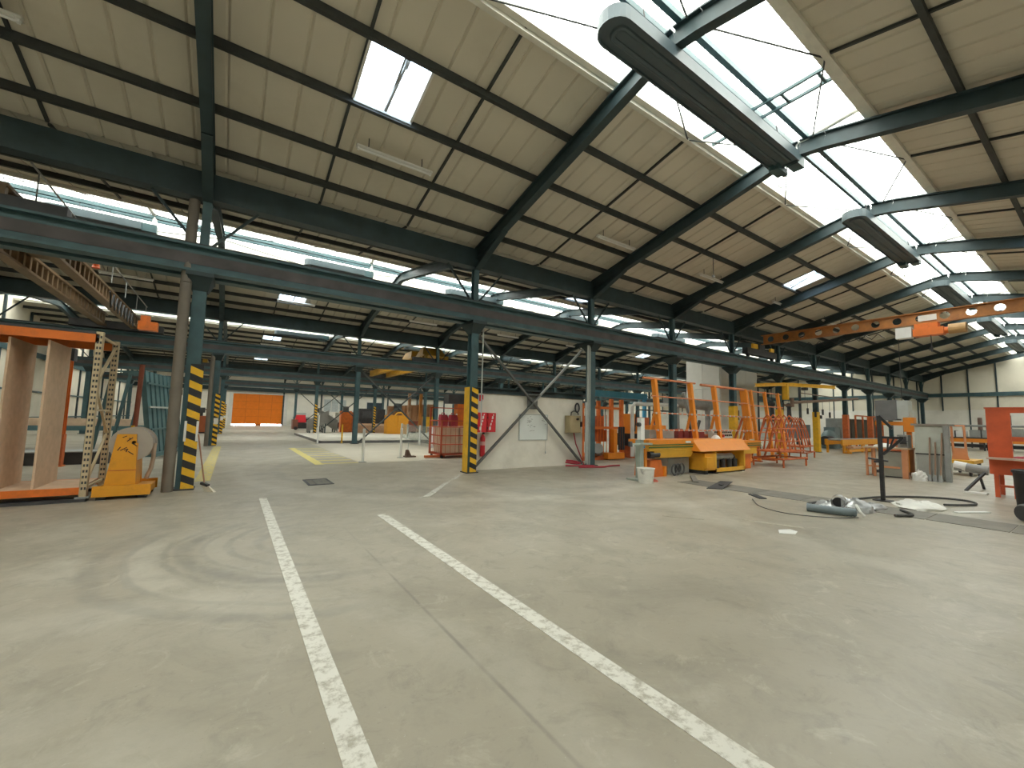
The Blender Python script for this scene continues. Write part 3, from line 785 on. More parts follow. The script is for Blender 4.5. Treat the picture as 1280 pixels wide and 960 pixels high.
part(t, 'chain', MB().tube((CX, hc-.1, 5.42), (CX, hc-.1, 4.95), .015, 6).tube((CX, hc-.1, 4.95), (CX, hc-.1, 4.75), .06, 8, .02), DARK)
part(t, 'pendant_cable', MB().tube((CX, hc+.9, 5.4), (CX, hc+.9, 1.3), .012, 6).box(CX-.05, CX+.05, hc+.84, hc+.96, 1.0, 1.3), DARK)
# cable festoon to the right of the bridge
t = single('pendant_festoon', MB().path([(CX, 9.0-.22*k, 5.75-.22*(k % 2)) for k in range(16)], .02, 6), RUBBER, 'looped black festoon cable along the castellated crane bridge', 'cable', (CX, 8, 5.9))

# ---- overhead travelling crane of the second hall: two lattice girders
def lattice_girder(x, y0, y1, z0, z1, m, pitch=.42):
    mb = MB().box(x-.13, x+.13, y0, y1, z0, z0+.07).box(x-.13, x+.13, y0, y1, z1-.07, z1)
    y = y0
    while y < y1:
        mb.box(x-.1, x+.1, y, y+.12, z0+.07, z1-.07); y += pitch
    return mb
t = thing('double_girder_crane', 'brown double girder crane with ladder like webs in the second hall', 'crane', (-4.4, 11.4, 5.18))
for gx in (-3.9, -4.95):
    part(t, 'girder', lattice_girder(gx, 11.5, 24.9, 5.3, 5.82, BROWNG), BROWNG)
part(t, 'walkway_rail', MB().tube((-3.55, 11.6, 6.35), (-3.55, 24.8, 6.35), .02, 6), GREYM)
for k in range(7): part(t, 'rail_post', MB().tube((-3.55, 12+2.1*k, 5.75), (-3.55, 12+2.1*k, 6.35), .015, 6), GREYM)
for yy in (11.36, 24.94): part(t, 'end_truck', MB().box(-6.0, -2.9, yy-.12, yy+.12, 5.2, 5.5), DARK)
part(t, 'warning_lamp', MB().lathe([(0, .16), (.07, .13), (.08, .03), (.1, 0), (0, 0)], (-3.65, 16.9, 5.82), 10), mat('lamp_orange', (.9, .14, .02), .4), label='orange warning lamp')
part(t, 'drive_box', MB().box(-3.35, -2.75, 21.8, 22.2, 4.86, 5.2).box(-3.3, -3.0, 21.9, 22.1, 5.2, 5.45), ORANGE, label='orange drive box')
part(t, 'hoist_drum', MB().tube((-4.75, 16.2, 6.05), (-4.1, 16.2, 6.05), .28, 14).box(-4.9, -3.95, 15.8, 16.6, 5.75, 5.88), BROWNG)
part(t, 'cable_loops', MB().path([(-3.4, 17.5+.25*k, 5.3-(.0 if k % 2 == 0 else .45)) for k in range(16)], .025, 6), RUBBER)
# ---- yellow crane of the third hall
CRY = mat('crane_yellow', (.5, .27, .02), .55, var=.15, dirt=(.2, .12, .04), dscale=1.5, damt=.5)
t = thing('double_girder_crane', 'yellow double girder crane with slatted webs in the third hall', 'crane', (11.2, 25.6, 5.18))
for gx in (10.4, 11.9): part(t, 'girder', lattice_girder(gx, 25.7, 38.9, 5.3, 5.8, CRY), CRY)
for yy in (25.5, 39.0): part(t, 'end_truck', MB().box(9.4, 13.0, yy-.12, yy+.12, 5.2, 5.5), DARK)
for (ya, yb) in ((28.3, 30.4), (26.1, 27.3)): part(t, 'hoist_box', MB().hexa([(10.3, ya, 5.82), (12, ya, 5.82), (12, yb, 5.82), (10.3, yb, 5.82), (10.5, ya+.4, 6.4), (11.8, ya+.4, 6.4), (11.8, yb-.4, 6.4), (10.5, yb-.4, 6.4)]), CRY)
t = thing('single_girder_crane', 'yellow single girder crane far back in the fourth hall', 'crane', (-2.0, 39.7, 5.18))
part(t, 'girder', MB().box(-2.15, -1.85, 39.7, 53.0, 5.3, 5.75), CRY)
for yy in (39.56, 53.14): part(t, 'end_truck', MB().box(-3.2, -.8, yy-.12, yy+.12, 5.2, 5.45), DARK)

# ================================================================== FIRST ROW: PARTITION, CABINETS, BRACES
t = thing('cross_brace', 'grey steel cross brace with gusset in front of the concrete partition', 'brace', (8.5, 11.32, 0))
cz = 2.2; cxm = 8.53
for (x, z) in ((6.22, .06), (10.78, .06), (6.22, 4.3), (10.78, 4.3)):
    part(t, 'brace_bar', MB().bar((cxm, 11.34, cz), (x, 11.3, z), .06, .09, upv=(0, 1, 0)), GREYM if (x > 8 and z > 1) else mat('brace_grey', (.13, .135, .13), .6))
part(t, 'gusset_plate', MB().box(cxm-.22, cxm+.22, 11.385, 11.4, cz-.22, cz+.25).box(cxm-.25, cxm+.25, 11.27, 11.42, cz+.25, cz+.29), mat('brace_grey', (.13, .135, .13), .6))
# cross braces further back
def far_brace(x0, x1, y, lab):
    t = thing('cross_brace', lab, 'brace', ((x0+x1)/2, y, 0))
    m_ = mat('brace_dark', (.07, .08, .08), .6); xm = (x0+x1)/2
    for (x, z) in ((x0+.2, .05), (x1-.2, .05), (x0+.2, 4.3), (x1-.2, 4.3)):
        part(t, 'brace_bar', MB().bar((xm, y, 2.2), (x, y, z), .08, .09, upv=(0, 1, 0)), m_)
    part(t, 'gusset_plate', MB().box(xm-.25, xm+.25, y+.05, y+.065, 1.95, 2.45), m_)
far_brace(6, 11, 25.2, 'steel cross brace right of the bright teal plinth column')
far_brace(6, 11, 39.3, 'steel cross brace between striped columns of the third row')
far_brace(6, 11, 53.4, 'dark cross brace right of the orange door in the fourth row')

def fire_cabinet(x, lab, yo=0):
    t = thing('fire_cabinet', lab, 'cabinet', (x, 11.2+yo, 1.2))
    part(t, 'body', MB().box(x-.15, x+.15, 11.2+yo, 11.46+yo, 1.2, 1.8), REDP)
    d = part(t, 'door', MB().box(x-.135, x+.135, 11.185+yo, 11.2+yo, 1.22, 1.78), REDP)
    mb = MB()
    for a, b, s in ((.02, 1.66, .06), (.0, 1.55, .045), (-.04, 1.45, .05), (-.07, 1.33, .07), (.05, 1.74, .035)):
        mb.hexa([(x+a-s/2, 11.178+yo, b-s), (x+a+s/2, 11.178+yo, b-s+.02), (x+a+s/2, 11.184+yo, b-s+.02), (x+a-s/2, 11.184+yo, b-s), (x+a-s/2+.01, 11.178+yo, b+s*.6), (x+a+s/2, 11.178+yo, b+s*.7), (x+a+s/2, 11.184+yo, b+s*.7), (x+a-s/2+.01, 11.184+yo, b+s*.6)])
    part(d, 'flame_marks', mb, WHITEP, label='white pictogram marks')
    parts(t, 'hinge', MB().tube((x-.15, 11.19+yo, 1.3), (x-.15, 11.19+yo, 1.36), .012, 6).tube((x-.15, 11.19+yo, 1.62), (x-.15, 11.19+yo, 1.68), .012, 6), DARK)
fire_cabinet(6.3, 'red fire cabinet with white marks touching the striped column', -.27)
fire_cabinet(6.8, 'red fire cabinet with white marks on the bare concrete beside its twin')
t = thing('fire_extinguisher', 'slim red extinguisher hanging under the red fire cabinets', 'extinguisher', (6.6, 11.4, .42))
part(t, 'cylinder', MB().lathe([(0, 0), (.075, .01), (.08, .06), (.08, .58), (.05, .66), (.025, .69), (.025, .74), (0, .74)], (6.62, 11.42, .42), 16), REDP, True)
part(t, 'valve', MB().box(6.59, 6.65, 11.36, 11.42, 1.13, 1.18), DARK)
part(t, 'label_band', MB().tube((6.62, 11.42, .78), (6.62, 11.42, .9), .082, 16, cap=False), mat('label_pink', (.75, .4, .38), .5))
def sign_red():
    t = thing('fire_sign', 'small white and red fire sign high on the concrete partition', 'sign', (6.54, 11.48, 2.3))
    part(t, 'plate', MB().box(6.45, 6.66, 11.475, 11.5, 2.14, 2.4), WHITEP)
    part(t, 'red_symbol', MB().box(6.48, 6.54, 11.47, 11.475, 2.17, 2.37).box(6.57, 6.63, 11.47, 11.475, 2.22, 2.37).box(6.54, 6.6, 11.47, 11.475, 2.17, 2.21), REDP)
sign_red()
def whiteboard():
    t = thing('whiteboard', 'white dry erase board with faint scribbles on the concrete partition', 'whiteboard', (8.65, 11.48, .95))
    part(t, 'board', MB().box(8.08, 9.25, 11.47, 11.5, .94, 1.78), mat('board_white', (.78, .82, .8), .3, var=.03))
    part(t, 'frame', MB().box(8.05, 9.28, 11.465, 11.5, .91, .94).box(8.05, 9.28, 11.465, 11.5, 1.78, 1.805).box(8.05, 8.08, 11.465, 11.5, .94, 1.78).box(9.25, 9.28, 11.465, 11.5, .94, 1.78), LGREY)
    mb = MB(); rr = random.Random(3)
    for (cx, cz, n) in ((8.45, 1.65, 7), (8.4, 1.45, 6), (8.55, 1.3, 4), (9.12, 1.55, 4), (9.1, 1.68, 4)):
        for k in range(n):
            a = cx+rr.uniform(-.13, .13); b = cz+rr.uniform(-.09, .09); l = rr.uniform(.03, .1)
            mb.bar((a, 11.468, b), (a+l, 11.468, b+rr.uniform(-.03, .03)), .006, .012, upv=(0, 0, 1))
    part(t, 'scribbles', mb, GREYM, label='faint grey handwriting strokes')
    part(t, 'pen_string', MB().tube((9.2, 11.47, .92), (9.2, 11.47, .5), .006, 6).box(9.18, 9.22, 11.46, 11.48, .45, .52), LGREY)
whiteboard()
t = thing('switch_box', 'beige electrical switch box with black knob beside grey conduits', 'switch box', (10.4, 11.3, 1.2))
SB = mat('switch_beige', (.42, .34, .2), .5)
part(t, 'body', MB().box(10.08, 10.62, 11.2, 11.46, 1.18, 1.8), SB)
part(t, 'cover', MB().box(10.11, 10.59, 11.18, 11.2, 1.21, 1.77), SB)
part(t, 'knob', MB().tube((10.42, 11.18, 1.68), (10.42, 11.12, 1.68), .045, 12), BLACK)
part(t, 'lever', MB().box(10.57, 10.62, 11.12, 11.18, 1.4, 1.58), BLACK)
part(t, 'cable', MB().path([(10.25, 11.33, 1.8), (10.27, 11.33, 1.92), (10.4, 11.33, 1.98), (10.56, 11.33, 1.94), (10.62, 11.33, 1.85)], .022, 8), DARK, True)
part(t, 'outlet_cable', MB().path([(10.4, 11.33, 1.18), (10.42, 11.25, .8), (10.5, 11.1, .4), (10.6, 11.0, .06)], .02, 8), mat('hose_red', (.4, .03, .05), .5), True)
part(t, 'cable_coil', MB().path([(10.62+.1*math.cos(a), 11.4, 2.1+.16*math.sin(a)) for a in [k*2*PI/14 for k in range(15)]], .03, 6), RUBBER, True)
HR = mat('hose_red', (.4, .03, .05), .5)
def hose(name, pts, r, m, lab, n=8, cat='hose', grp=None):
    P = [Vector(p) for p in pts]; out = []
    for i in range(len(P)-1):   # smooth the way points
        p0 = P[max(i-1, 0)]; p1 = P[i]; p2 = P[i+1]; p3 = P[min(i+2, len(P)-1)]
        for k in range(5):
            t = k/5; out.append(.5*((2*p1)+(p2-p0)*t+(2*p0-5*p1+4*p2-p3)*t*t+(3*p1-p0-3*p2+p3)*t**3))
    out.append(P[-1])
    return single(name, MB().path(out, r, n), m, lab, cat, tuple(P[0]), grp, True)
hose('air_hose', [(9.9, 11.2, .03), (10.3, 10.95, .03), (10.6, 10.85, .03), (10.75, 10.75, .03), (10.8, 10.68, .03)], .03, HR, 'dark red hose lying on the floor under the switch box')
hose('air_hose', [(10.0, 10.62, .03), (10.5, 10.5, .03), (10.95, 10.38, .03), (11.35, 10.5, .03), (11.9, 10.5, .03)], .03, HR, 'red hose trailing from the partition towards the orange frame')
hose('air_hose', [(9.95, 11.25, .14), (10.3, 11.15, .1), (10.6, 11.2, .1), (10.35, 11.3, .16), (10.0, 11.25, .2)], .035, HR, 'loop of red hose heaped at the partition foot')

# ---- left side: long span rack with boards
t = thing('storage_rack', 'beige and orange storage rack holding tall brown divider boards', 'rack', (-3.4, 11.0, 0))
RX0, RX1, RY0, RY1, RH = -4.75, -2.08, 10.38, 11.62, 3.02
for x in (RX0, RX1):
    s = 1 if x == RX1 else -1
    for y in (RY0, RY1):
        u = part(t, 'upright', MB().box(x-.05, x+.05, y-.05, y-.045+.0, .08, RH).box(x-.05, x-.045, y-.05, y+.05, .08, RH).box(x+.045, x+.05, y-.05, y+.05, .08, RH), BEIGE)
        if s > 0:
            mb = MB()
            for k in range(28): mb.box(x-.03, x-.005, y-.053, y-.05, .2+k*.1, .245+k*.1); mb.box(x+.01, x+.035, y-.053, y-.05, .2+k*.1, .245+k*.1)
            part(u, 'slot_holes', mb, DARK)
        part(t, 'foot_plate', MB().box(x-.09, x+.09, y-.08, y+.08, .05, .08), GREYM)
    zz = [.25, 1.0, 1.02, 1.75, 1.77, 2.5, 2.55, 2.95]
    for a, b, fl in ((.25, 1.15, 0), (1.15, 2.05, 1), (2.05, 2.9, 0)):
        ya, yb = (RY0, RY1) if not fl else (RY1, RY0)
        part(t, 'diagonal_brace', MB().bar((x, ya, a), (x, yb, b), .04, .04), BEIGE)
    for z in (.22, 1.6, 2.95): part(t, 'cross_strut', MB().bar((x, RY0, z), (x, RY1, z), .04, .04), BEIGE)
for y in (RY0-.02, RY1):
    part(t, 'load_beam', MB().box(RX0+.05, RX1-.05, y-.03, y+.03, .12, .24), ORANGE)
    part(t, 'load_beam', MB().box(RX0+.05, RX1-.0, y-.03, y+.03, 2.82, 2.97), ORANGE)
part(t, 'top_deck', MB().box(RX0, RX1-.05, RY0-.05, RY1+.05, 2.975, 3.02), DARK)
parts(t, 'floor_skid', MB().box(RX0-.1, RX1+.06, RY0-.12, RY0+.1, 0, .05).box(RX0-.1, RX1+.06, RY1-.1, RY1+.1, 0, .05), DARK)
part(t, 'bottom_deck', MB().box(RX0+.06, RX1-.06, RY0+.03, RY1-.03, .2, .24), BOARD)
for x in (-2.72, -3.18, -3.75, -4.3):
    part(t, 'divider_board', MB().box(x-.015, x+.015, RY0+.05, RY1-.05, .24, 2.8), BOARD)

# ---- yellow reel stand
t = thing('reel_stand', 'yellow welded reel stand with large grey flanged roll', 'reel stand', (-1.55, 10.7, 0))
part(t, 'base_tray', MB().box(-1.93, -1.2, 10.32, 11.2, .06, .2).box(-1.96, -1.17, 10.29, 10.33, .06, .25).box(-1.96, -1.17, 11.17, 11.21, .06, .25), YELLOW)
for x in (-1.85, -1.28):
    for y in (10.4, 11.1): part(t, 'foot', MB().box(x-.06, x+.06, y-.06, y+.06, 0, .06), DARK)
for y in (10.42, 11.05):
    p = [(-1.84, .2), (-1.4, .2), (-1.45, 1.17), (-1.72, 1.17)]
    sp = part(t, 'side_plate', MB().prism(p, 'y', y-.02, y+.02), YELLOW)
    if y < 10.5:
        part(sp, 'seam', MB().box(-1.8, -1.41, y-.024, y-.02, .5, .515), RUSTO)
        mb = MB(); rr = random.Random(5)
        for k in range(9):
            a = rr.uniform(-1.7, -1.5); b = rr.uniform(.8, 1.12); mb.bar((a, y-.022, b), (a+rr.uniform(.02, .09), y-.022, b+rr.uniform(-.08, .08)), .004, .014)
        part(sp, 'paint_chips', mb, BLACK)
part(t, 'web_plate', MB().box(-1.45, -1.42, 10.44, 11.03, .2, 1.0), YELLOW)
RG = mat('roll_grey', (.36, .31, .26), .7, var=.06)
part(t, 'roll', MB().tube((-1.52, 10.48, .98), (-1.52, 10.98, .98), .28, 32), RG, True)
for y in (10.47, 11.0): part(t, 'roll_flange', MB().tube((-1.52, y-.015, .98), (-1.52, y+.015, .98), .315, 36), RG, True)
part(t, 'hub', MB().tube((-1.48, 10.4, 1.02), (-1.48, 11.1, 1.02), .03, 10), DARK)
part(t, 'strap', MB().path([(-1.22, 10.74, .98), (-1.22, 10.74, .7), (-1.24, 10.74, .5), (-1.3, 10.74, .3)], .035, 8), mat('strap_tan', (.45, .33, .24), .8), True)

# ---- broom against the column
t = thing('push_broom', 'wooden broom with pale bristles leaning on the striped column', 'broom', (-.33, 10.55, 0))
part(t, 'handle', MB().tube((-.55, 10.84, 1.15), (-.37, 10.6, .16), .014, 8), mat('handle_wood', (.3, .15, .09), .6))
part(t, 'head', MB().bar((-.42, 10.64, .17), (-.3, 10.5, .13), .06, .05), DARK)
part(t, 'bristles', MB().hexa([(-.36, 10.58, .0), (-.2, 10.4, .0), (-.16, 10.46, .0), (-.3, 10.62, .0), (-.43, 10.63, .15), (-.3, 10.48, .12), (-.28, 10.52, .12), (-.4, 10.67, .15)]), mat('bristle_pale', (.6, .55, .45), .9))
# ---- leaning pole and orange post behind
t = thing('guide_pole', 'rusty red pole standing behind the yellow reel stand', 'pole', (-1.95, 13.6, 0))
part(t, 'pole', MB().tube((-1.97, 13.6, .03), (-1.92, 13.6, 2.75), .05, 10), mat('rust_red', (.28, .08, .045), .7, var=.2))
part(t, 'foot', MB().tube((-1.97, 13.6, 0), (-1.97, 13.6, .03), .14, 14), DARK)
part(t, 'yellow_band', MB().tube((-1.97, 13.6, .9), (-1.965, 13.6, 1.25), .054, 10), GUARDY)
t = thing('machine_post', 'orange steel post with dark head behind the storage rack', 'post', (-4.0, 16.9, 0))
part(t, 'post', MB().ibeam((-4.0, 16.9, .03), (-4.0, 16.9, 3.0), .2, .2, .02, .03, upv=(0, 1, 0)), ORANGE)
part(t, 'foot', MB().box(-4.15, -3.85, 16.75, 17.05, 0, .03), ORANGE)
part(t, 'head', MB().box(-4.2, -3.85, 16.75, 17.05, 3.0, 3.35), DARK)
part(t, 'lower_wrap', MB().box(-4.12, -3.88, 16.78, 17.02, .03, .9), RUSTO)

# ---- green A frame glass rack
TG = mat('rack_teal', (.075, .15, .16), .55, var=.15)
t = thing('glass_rack', 'tall teal A frame glass rack with sloping slats beyond the reel stand', 'rack', (-2.7, 20.0, 0))
for x in (-1.85, -3.6): part(t, 'base_rail', MB().box(x-.07, x+.07, 18.4, 21.9, .08, .2), TG)
for y in (18.5, 20.1, 21.7): part(t, 'base_cross', MB().box(-3.6, -1.85, y-.06, y+.06, .08, .2), TG)
for y in (18.5, 21.8):
    for x in (-1.85, -3.6): part(t, 'caster', MB().tube((x-.04, y, .05), (x+.04, y, .05), .05, 12), BLACK)
for k in range(8):
    y = 18.5+k*.46
    part(t, 'slat', MB().bar((-1.95, y, .2), (-2.32, y, 2.95), .14, .3, upv=(0, 1, 0)), TG)
    if k % 3 == 0: part(t, 'rear_post', MB().bar((-3.45, y, .2), (-3.1, y, 2.9), .1, .08, upv=(1, 0, 0)), TG)
for z, x in ((1.0, -1.98), (1.75, -2.08), (2.55, -2.19)):
    part(t, 'slat_rail', MB().box(x-.0, x+.05, 18.4, 21.85, z-.03, z+.03), LGREY if z == 1.75 else TG)
for k in range(8): part(t, 'top_bar', MB().bar((-2.42, 18.5+k*.46, 2.93), (-3.02, 18.5+k*.46, 2.9), .05, .05), TG)
t.rotation_euler.z = -.15
# low teal trestle behind the rack
t = thing('low_trestle', 'low dark teal trestle behind the storage rack', 'trestle', (-5.4, 24, 0))
part(t, 'top_frame', MB().box(-8.5, -3.0, 22.6, 22.75, .8, .98).box(-8.5, -3.0, 24.2, 24.35, .8, .98), TG)
for x in (-8.2, -5.8, -3.3):
    part(t, 'cross_bar', MB().box(x-.06, x+.06, 22.75, 24.2, .82, .94), TG)
    for y in (22.67, 24.27): part(t, 'leg', MB().box(x-.06, x+.06, y-.06, y+.06, 0, .8), TG)
part(t, 'load', MB().box(-8.4, -3.4, 22.9, 24.1, .98, 1.25), BOARD)
t = thing('steel_kerb', 'long dark steel kerb on the floor behind the storage rack', 'kerb', (-6, 17.6, 0))
part(t, 'bar', MB().box(-9.5, -3.0, 17.3, 17.55, 0, .35), DARK)
part(t, 'top_strip', MB().box(-9.5, -3.0, 17.25, 18.2, .35, .38), GREYM)
def lump(cx, cy, sx, sy, sz, seed, n=18, k=9):
    mb = MB(); rr = random.Random(seed)
    for i in range(k+1):
        ph = PI/2*i/k
        for j in range(n):
            a = 2*PI*j/n; w = 1+.28*noise.noise(Vector((math.cos(a)*2.1+seed, math.sin(a)*2.1, ph*2.4)))
            r_ = math.cos(ph)*w
            mb.v.append((cx+sx*r_*math.cos(a), cy+sy*r_*math.sin(a), max(0, sz*math.sin(ph)*w*(1+.2*noise.noise(Vector((a*1.5, ph*3, seed)))))))
    for i in range(k):
        for j in range(n): j2 = (j+1) % n; mb.face((i*n+j, i*n+j2, (i+1)*n+j2, (i+1)*n+j))
    mb.face([j for j in range(n-1, -1, -1)])
    return mb
# ================================================================== MIDDLE: CAGE, FENCE, PLINTH THINGS
ROR = mat('cage_red', (.5, .09, .04), .6, var=.15)
t = thing('mesh_cage', 'red orange mesh cage trolley beside the yellow sided column', 'cage', (7.7, 15.8, 0))
CX0, CX1, CY0, CY1 = 6.95, 8.75, 15.3, 16.5
part(t, 'base_frame', MB().box(CX0, CX1, CY0, CY0+.06, .12, .2).box(CX0, CX1, CY1-.06, CY1, .12, .2).box(CX0, CX0+.06, CY0, CY1, .12, .2).box(CX1-.06, CX1, CY0, CY1, .12, .2).box(CX0, CX1, CY0, CY1, .15, .17), ROR)
for x in (CX0+.1, CX1-.1):
    for y in (CY0+.1, CY1-.1): part(t, 'caster', MB().tube((x-.03, y, .06), (x+.03, y, .06), .06, 12), BLACK)
for x in (CX0+.03, CX1-.03):
    for y in (CY0+.03, CY1-.03): part(t, 'corner_post', MB().box(x-.03, x+.03, y-.03, y+.03, .2, 2.05 if y > 16 else 1.5), ROR)
for z in (.55, .9, 1.25, 1.5):
    for y in (CY0+.03, CY1-.03): part(t, 'side_rail', MB().box(CX0, CX1, y-.02, y+.02, z-.02, z+.02), ROR)
    part(t, 'side_rail', MB().box(CX0, CX0+.04, CY0, CY1, z-.02, z+.02), ROR)
part(t, 'top_rail', MB().box(CX0, CX1, CY1-.05, CY1-.01, 2.02, 2.06), ROR)
for k in range(1, 8): part(t, 'mesh_wire', MB().tube((CX0+k*.22, CY0+.03, .2), (CX0+k*.22, CY0+.03, 1.5), .008, 5), ROR)
for k in range(1, 6): part(t, 'mesh_wire', MB().tube((CX0+.02, CY0+k*.2, .2), (CX0+.02, CY0+k*.2, 1.5), .008, 5), ROR)
part(t, 'fork_pocket', MB().box(CX0-.55, CX0+.3, CY0+.2, CY0+.32, .03, .12), RUSTO)
DR = mat('tank_red', (.4, .02, .05), .45)
t = thing('carton_stack', 'pale carton bundle stacked inside the mesh cage', 'carton', (7.8, 15.9, .2))
for k in range(3):
    for q in range(2): part(t, 'carton', MB().box(7.1+.78*q, 7.84+.78*q, 15.5, 16.3, .2+.36*k, .55+.36*k), mat('carton_pale', (.62, .46, .33), .85))
for k, (x, lab) in enumerate(((7.3, 'dark red jerry can on the cartons at the open cage end'), (7.75, 'dark red jerry can beside another on the cage cartons'))):
    t = thing('jerry_can', lab, 'jerry can', (x, 15.9, 1.27))
    part(t, 'body', MB().prism([(x-.16, 1.27), (x+.16, 1.27), (x+.17, 1.62), (x+.1, 1.75), (x-.14, 1.75), (x-.17, 1.6)], 'y', 15.78, 16.02), DR)
    part(t, 'handle', MB().path([(x-.1, 15.9, 1.75), (x-.08, 15.9, 1.82), (x+.04, 15.9, 1.82), (x+.06, 15.9, 1.75)], .018, 6), DR, True)
    part(t, 'cap', MB().tube((x+.12, 15.9, 1.7), (x+.17, 15.9, 1.8), .035, 10), WHITEP)
t = thing('orange_cabinet_post', 'orange steel tower standing behind the mesh cage', 'tower', (9.2, 18.2, 0))
part(t, 'tower', MB().box(9.0, 9.5, 18.0, 18.4, 0, 2.3), ORANGE)
part(t, 'motor_head', MB().box(8.5, 9.5, 18.0, 18.5, 2.3, 2.75), DARK)

# ---- clear fence with white posts around the pit area
FG = bpy.data.materials.new('fence_glass'); FG.use_nodes = True
_n = FG.node_tree.nodes
for q in list(_n): _n.remove(q)
_o = _n.new('ShaderNodeOutputMaterial'); _t = _n.new('ShaderNodeBsdfTransparent'); _d = _n.new('ShaderNodeBsdfDiffuse'); _m = _n.new('ShaderNodeMixShader')
_t.inputs[0].default_value = (.9, .93, .92, 1); _d.inputs[0].default_value = (.6, .58, .54, 1); _m.inputs[0].default_value = .22
FG.node_tree.links.new(_t.outputs[0], _m.inputs[1]); FG.node_tree.links.new(_d.outputs[0], _m.inputs[2]); FG.node_tree.links.new(_m.outputs[0], _o.inputs[0])
RF = mat('fence_red_mesh', (.6, .3, .27), .7)
t = thing('panel_fence', 'low fence of clear panels between white posts past the plinth', 'fence', (9.6, 25, 0))
FP = [(10.4, 29.8), (10.05, 27.6), (9.3, 23.5), (9.2, 21.4)]
for (x, y) in FP: part(t, 'fence_post', MB().box(x-.05, x+.05, y-.05, y+.05, 0 if not (4.3 < x and 25.9 < y < 37.5) else .14, 1.15), PLASTW)
for a, b in zip(FP, FP[1:]):
    part(t, 'clear_panel', MB().bar((a[0], a[1]-.06, .62), (b[0], b[1]+.06, .62), .012, .95), FG)
part(t, 'red_panel', MB().bar((9.2, 21.3, .62), (8.9, 19.6, .62), .015, 1.0), RF)
def white_post(x, y, h, m, lab, base=0.0):
    t = thing('marker_post', lab, 'post', (x, y, base))
    part(t, 'tube', MB().tube((x, y, base+.02), (x, y, base+h), .045, 12), m)
    parts(t, 'foot', MB().tube((x, y, base), (x, y, base+.02), .13, 14), GREYM)
white_post(4.12, 25.7, 1.62, PLASTW, 'tall white post on a round foot at the plinth corner')
white_post(5.4, 25.65, 1.1, GUARDY, 'thin yellow post in front of the plinth edge')
white_post(3.9, 15.05, 1.17, PLASTW, 'white post at the end of the yellow floor hatching')
white_post(5.65, 16.2, 1.17, PLASTW, 'slim white post near the small brown bracket')
t = thing('floor_bracket', 'small brown L shaped bracket lying near the slim white post', 'bracket', (6.05, 16.3, 0))
part(t, 'foot_plate', MB().box(5.85, 6.28, 16.15, 16.45, 0, .06), mat('bracket_brown', (.14, .08, .06), .6))
part(t, 'upright', MB().hexa([(5.88, 16.2, .06), (6.1, 16.2, .06), (6.1, 16.4, .06), (5.88, 16.4, .06), (5.9, 16.25, .3), (6.0, 16.25, .3), (6.0, 16.35, .3), (5.9, 16.35, .3)]), mat('bracket_brown', (.14, .08, .06), .6))
part(t, 'rod', MB().tube((5.98, 16.3, .3), (6.0, 16.3, .62), .012, 6), LGREY)

# ---- floor drain
DRN = mat('drain_bar', (.2, .19, .16), .6)
t = thing('floor_drain', 'rectangular iron floor drain grate between the two white lines', 'drain grate', (1.82, 10.95, 0))
part(t, 'frame', MB().box(1.55, 2.1, 10.5, 10.56, 0, .012).box(1.55, 2.1, 11.4, 11.46, 0, .012).box(1.55, 1.6, 10.56, 11.4, 0, .012).box(2.05, 2.1, 10.56, 11.4, 0, .012), DARK)
for k in range(9): part(t, 'grate_bar', MB().box(1.6, 2.05, 10.6+k*.09, 10.645+k*.09, .004, .011), DRN)
part(t, 'pit', MB().box(1.6, 2.05, 10.56, 11.4, 0, .003), BLACK)
for x in (1.74, 1.9): part(t, 'grate_rib', MB().box(x-.012, x+.012, 10.56, 11.4, 0, .01), DARK)

# ---- things on and behind the plinth
ZP = .14
t = thing('yellow_cabinet', 'tall ochre yellow cabinet on the plinth before tan panels', 'cabinet', (12, 36, ZP))
part(t, 'body', MB().box(11.1, 13.0, 35.6, 36.4, ZP, 1.75), YELLOW)
for k in range(2): part(t, 'door', MB().box(11.15+.93*k, 12.0+.93*k, 35.57, 35.6, ZP+.08, 1.7), YELLOW)
part(t, 'pipe_arch', MB().path([(12.3+.35*math.cos(a), 36, 1.75+.25*math.sin(a)) for a in [PI*k/10 for k in range(11)]], .05, 8), GUARDY, True)
t = thing('timber_screen', 'long tan timber screen behind the yellow cabinet', 'screen', (17, 44, 0))
for k in range(9):
    x = 14.0+k*.66; part(t, 'timber_panel', MB().box(x, x+.64, 44.9, 45.0, 0, 2.8+.05*k), WOOD)
for x in (14.1, 17, 19.7): part(t, 'support_post', MB().box(x-.06, x+.06, 45.0, 45.12, 0, 2.8), WOOD)
for (x, m_, lab) in ((15.9, WOOD, 'tan timber post in front of the timber screen'), (17.2, mat('post_orange', (.5, .2, .04), .6), 'orange timber post in front of the timber screen')):
    t = thing('timber_post', lab, 'post', (x, 43.5, 0)); part(t, 'shaft', MB().box(x-.15, x+.15, 43.4, 43.6, 0, 4.2), m_); parts(t, 'foot', MB().box(x-.25, x+.25, 43.3, 43.7, 0, .06), DARK)
t = thing('yellow_bin', 'yellow bin on legs beside the timber screen', 'bin', (17.6, 41.5, 0))
part(t, 'tub', MB().hexa([(17.0, 41.2, .7), (18.0, 41.2, .7), (18.0, 41.9, .7), (17.0, 41.9, .7), (16.8, 41.1, 1.7), (18.2, 41.1, 1.7), (18.2, 42, 1.7), (16.8, 42, 1.7)]), GUARDY)
for x in (17.1, 17.9): part(t, 'leg', MB().box(x-.05, x+.05, 41.3, 41.8, 0, .7), GUARDY)
t = thing('grey_locker', 'light grey locker beside the yellow bin', 'locker', (19.2, 41.5, 0))
part(t, 'body', MB().box(18.8, 19.6, 41.2, 41.8, 0, 1.9), LGREY); part(t, 'door', MB().box(18.85, 19.55, 41.17, 41.2, .1, 1.85), LGREY)
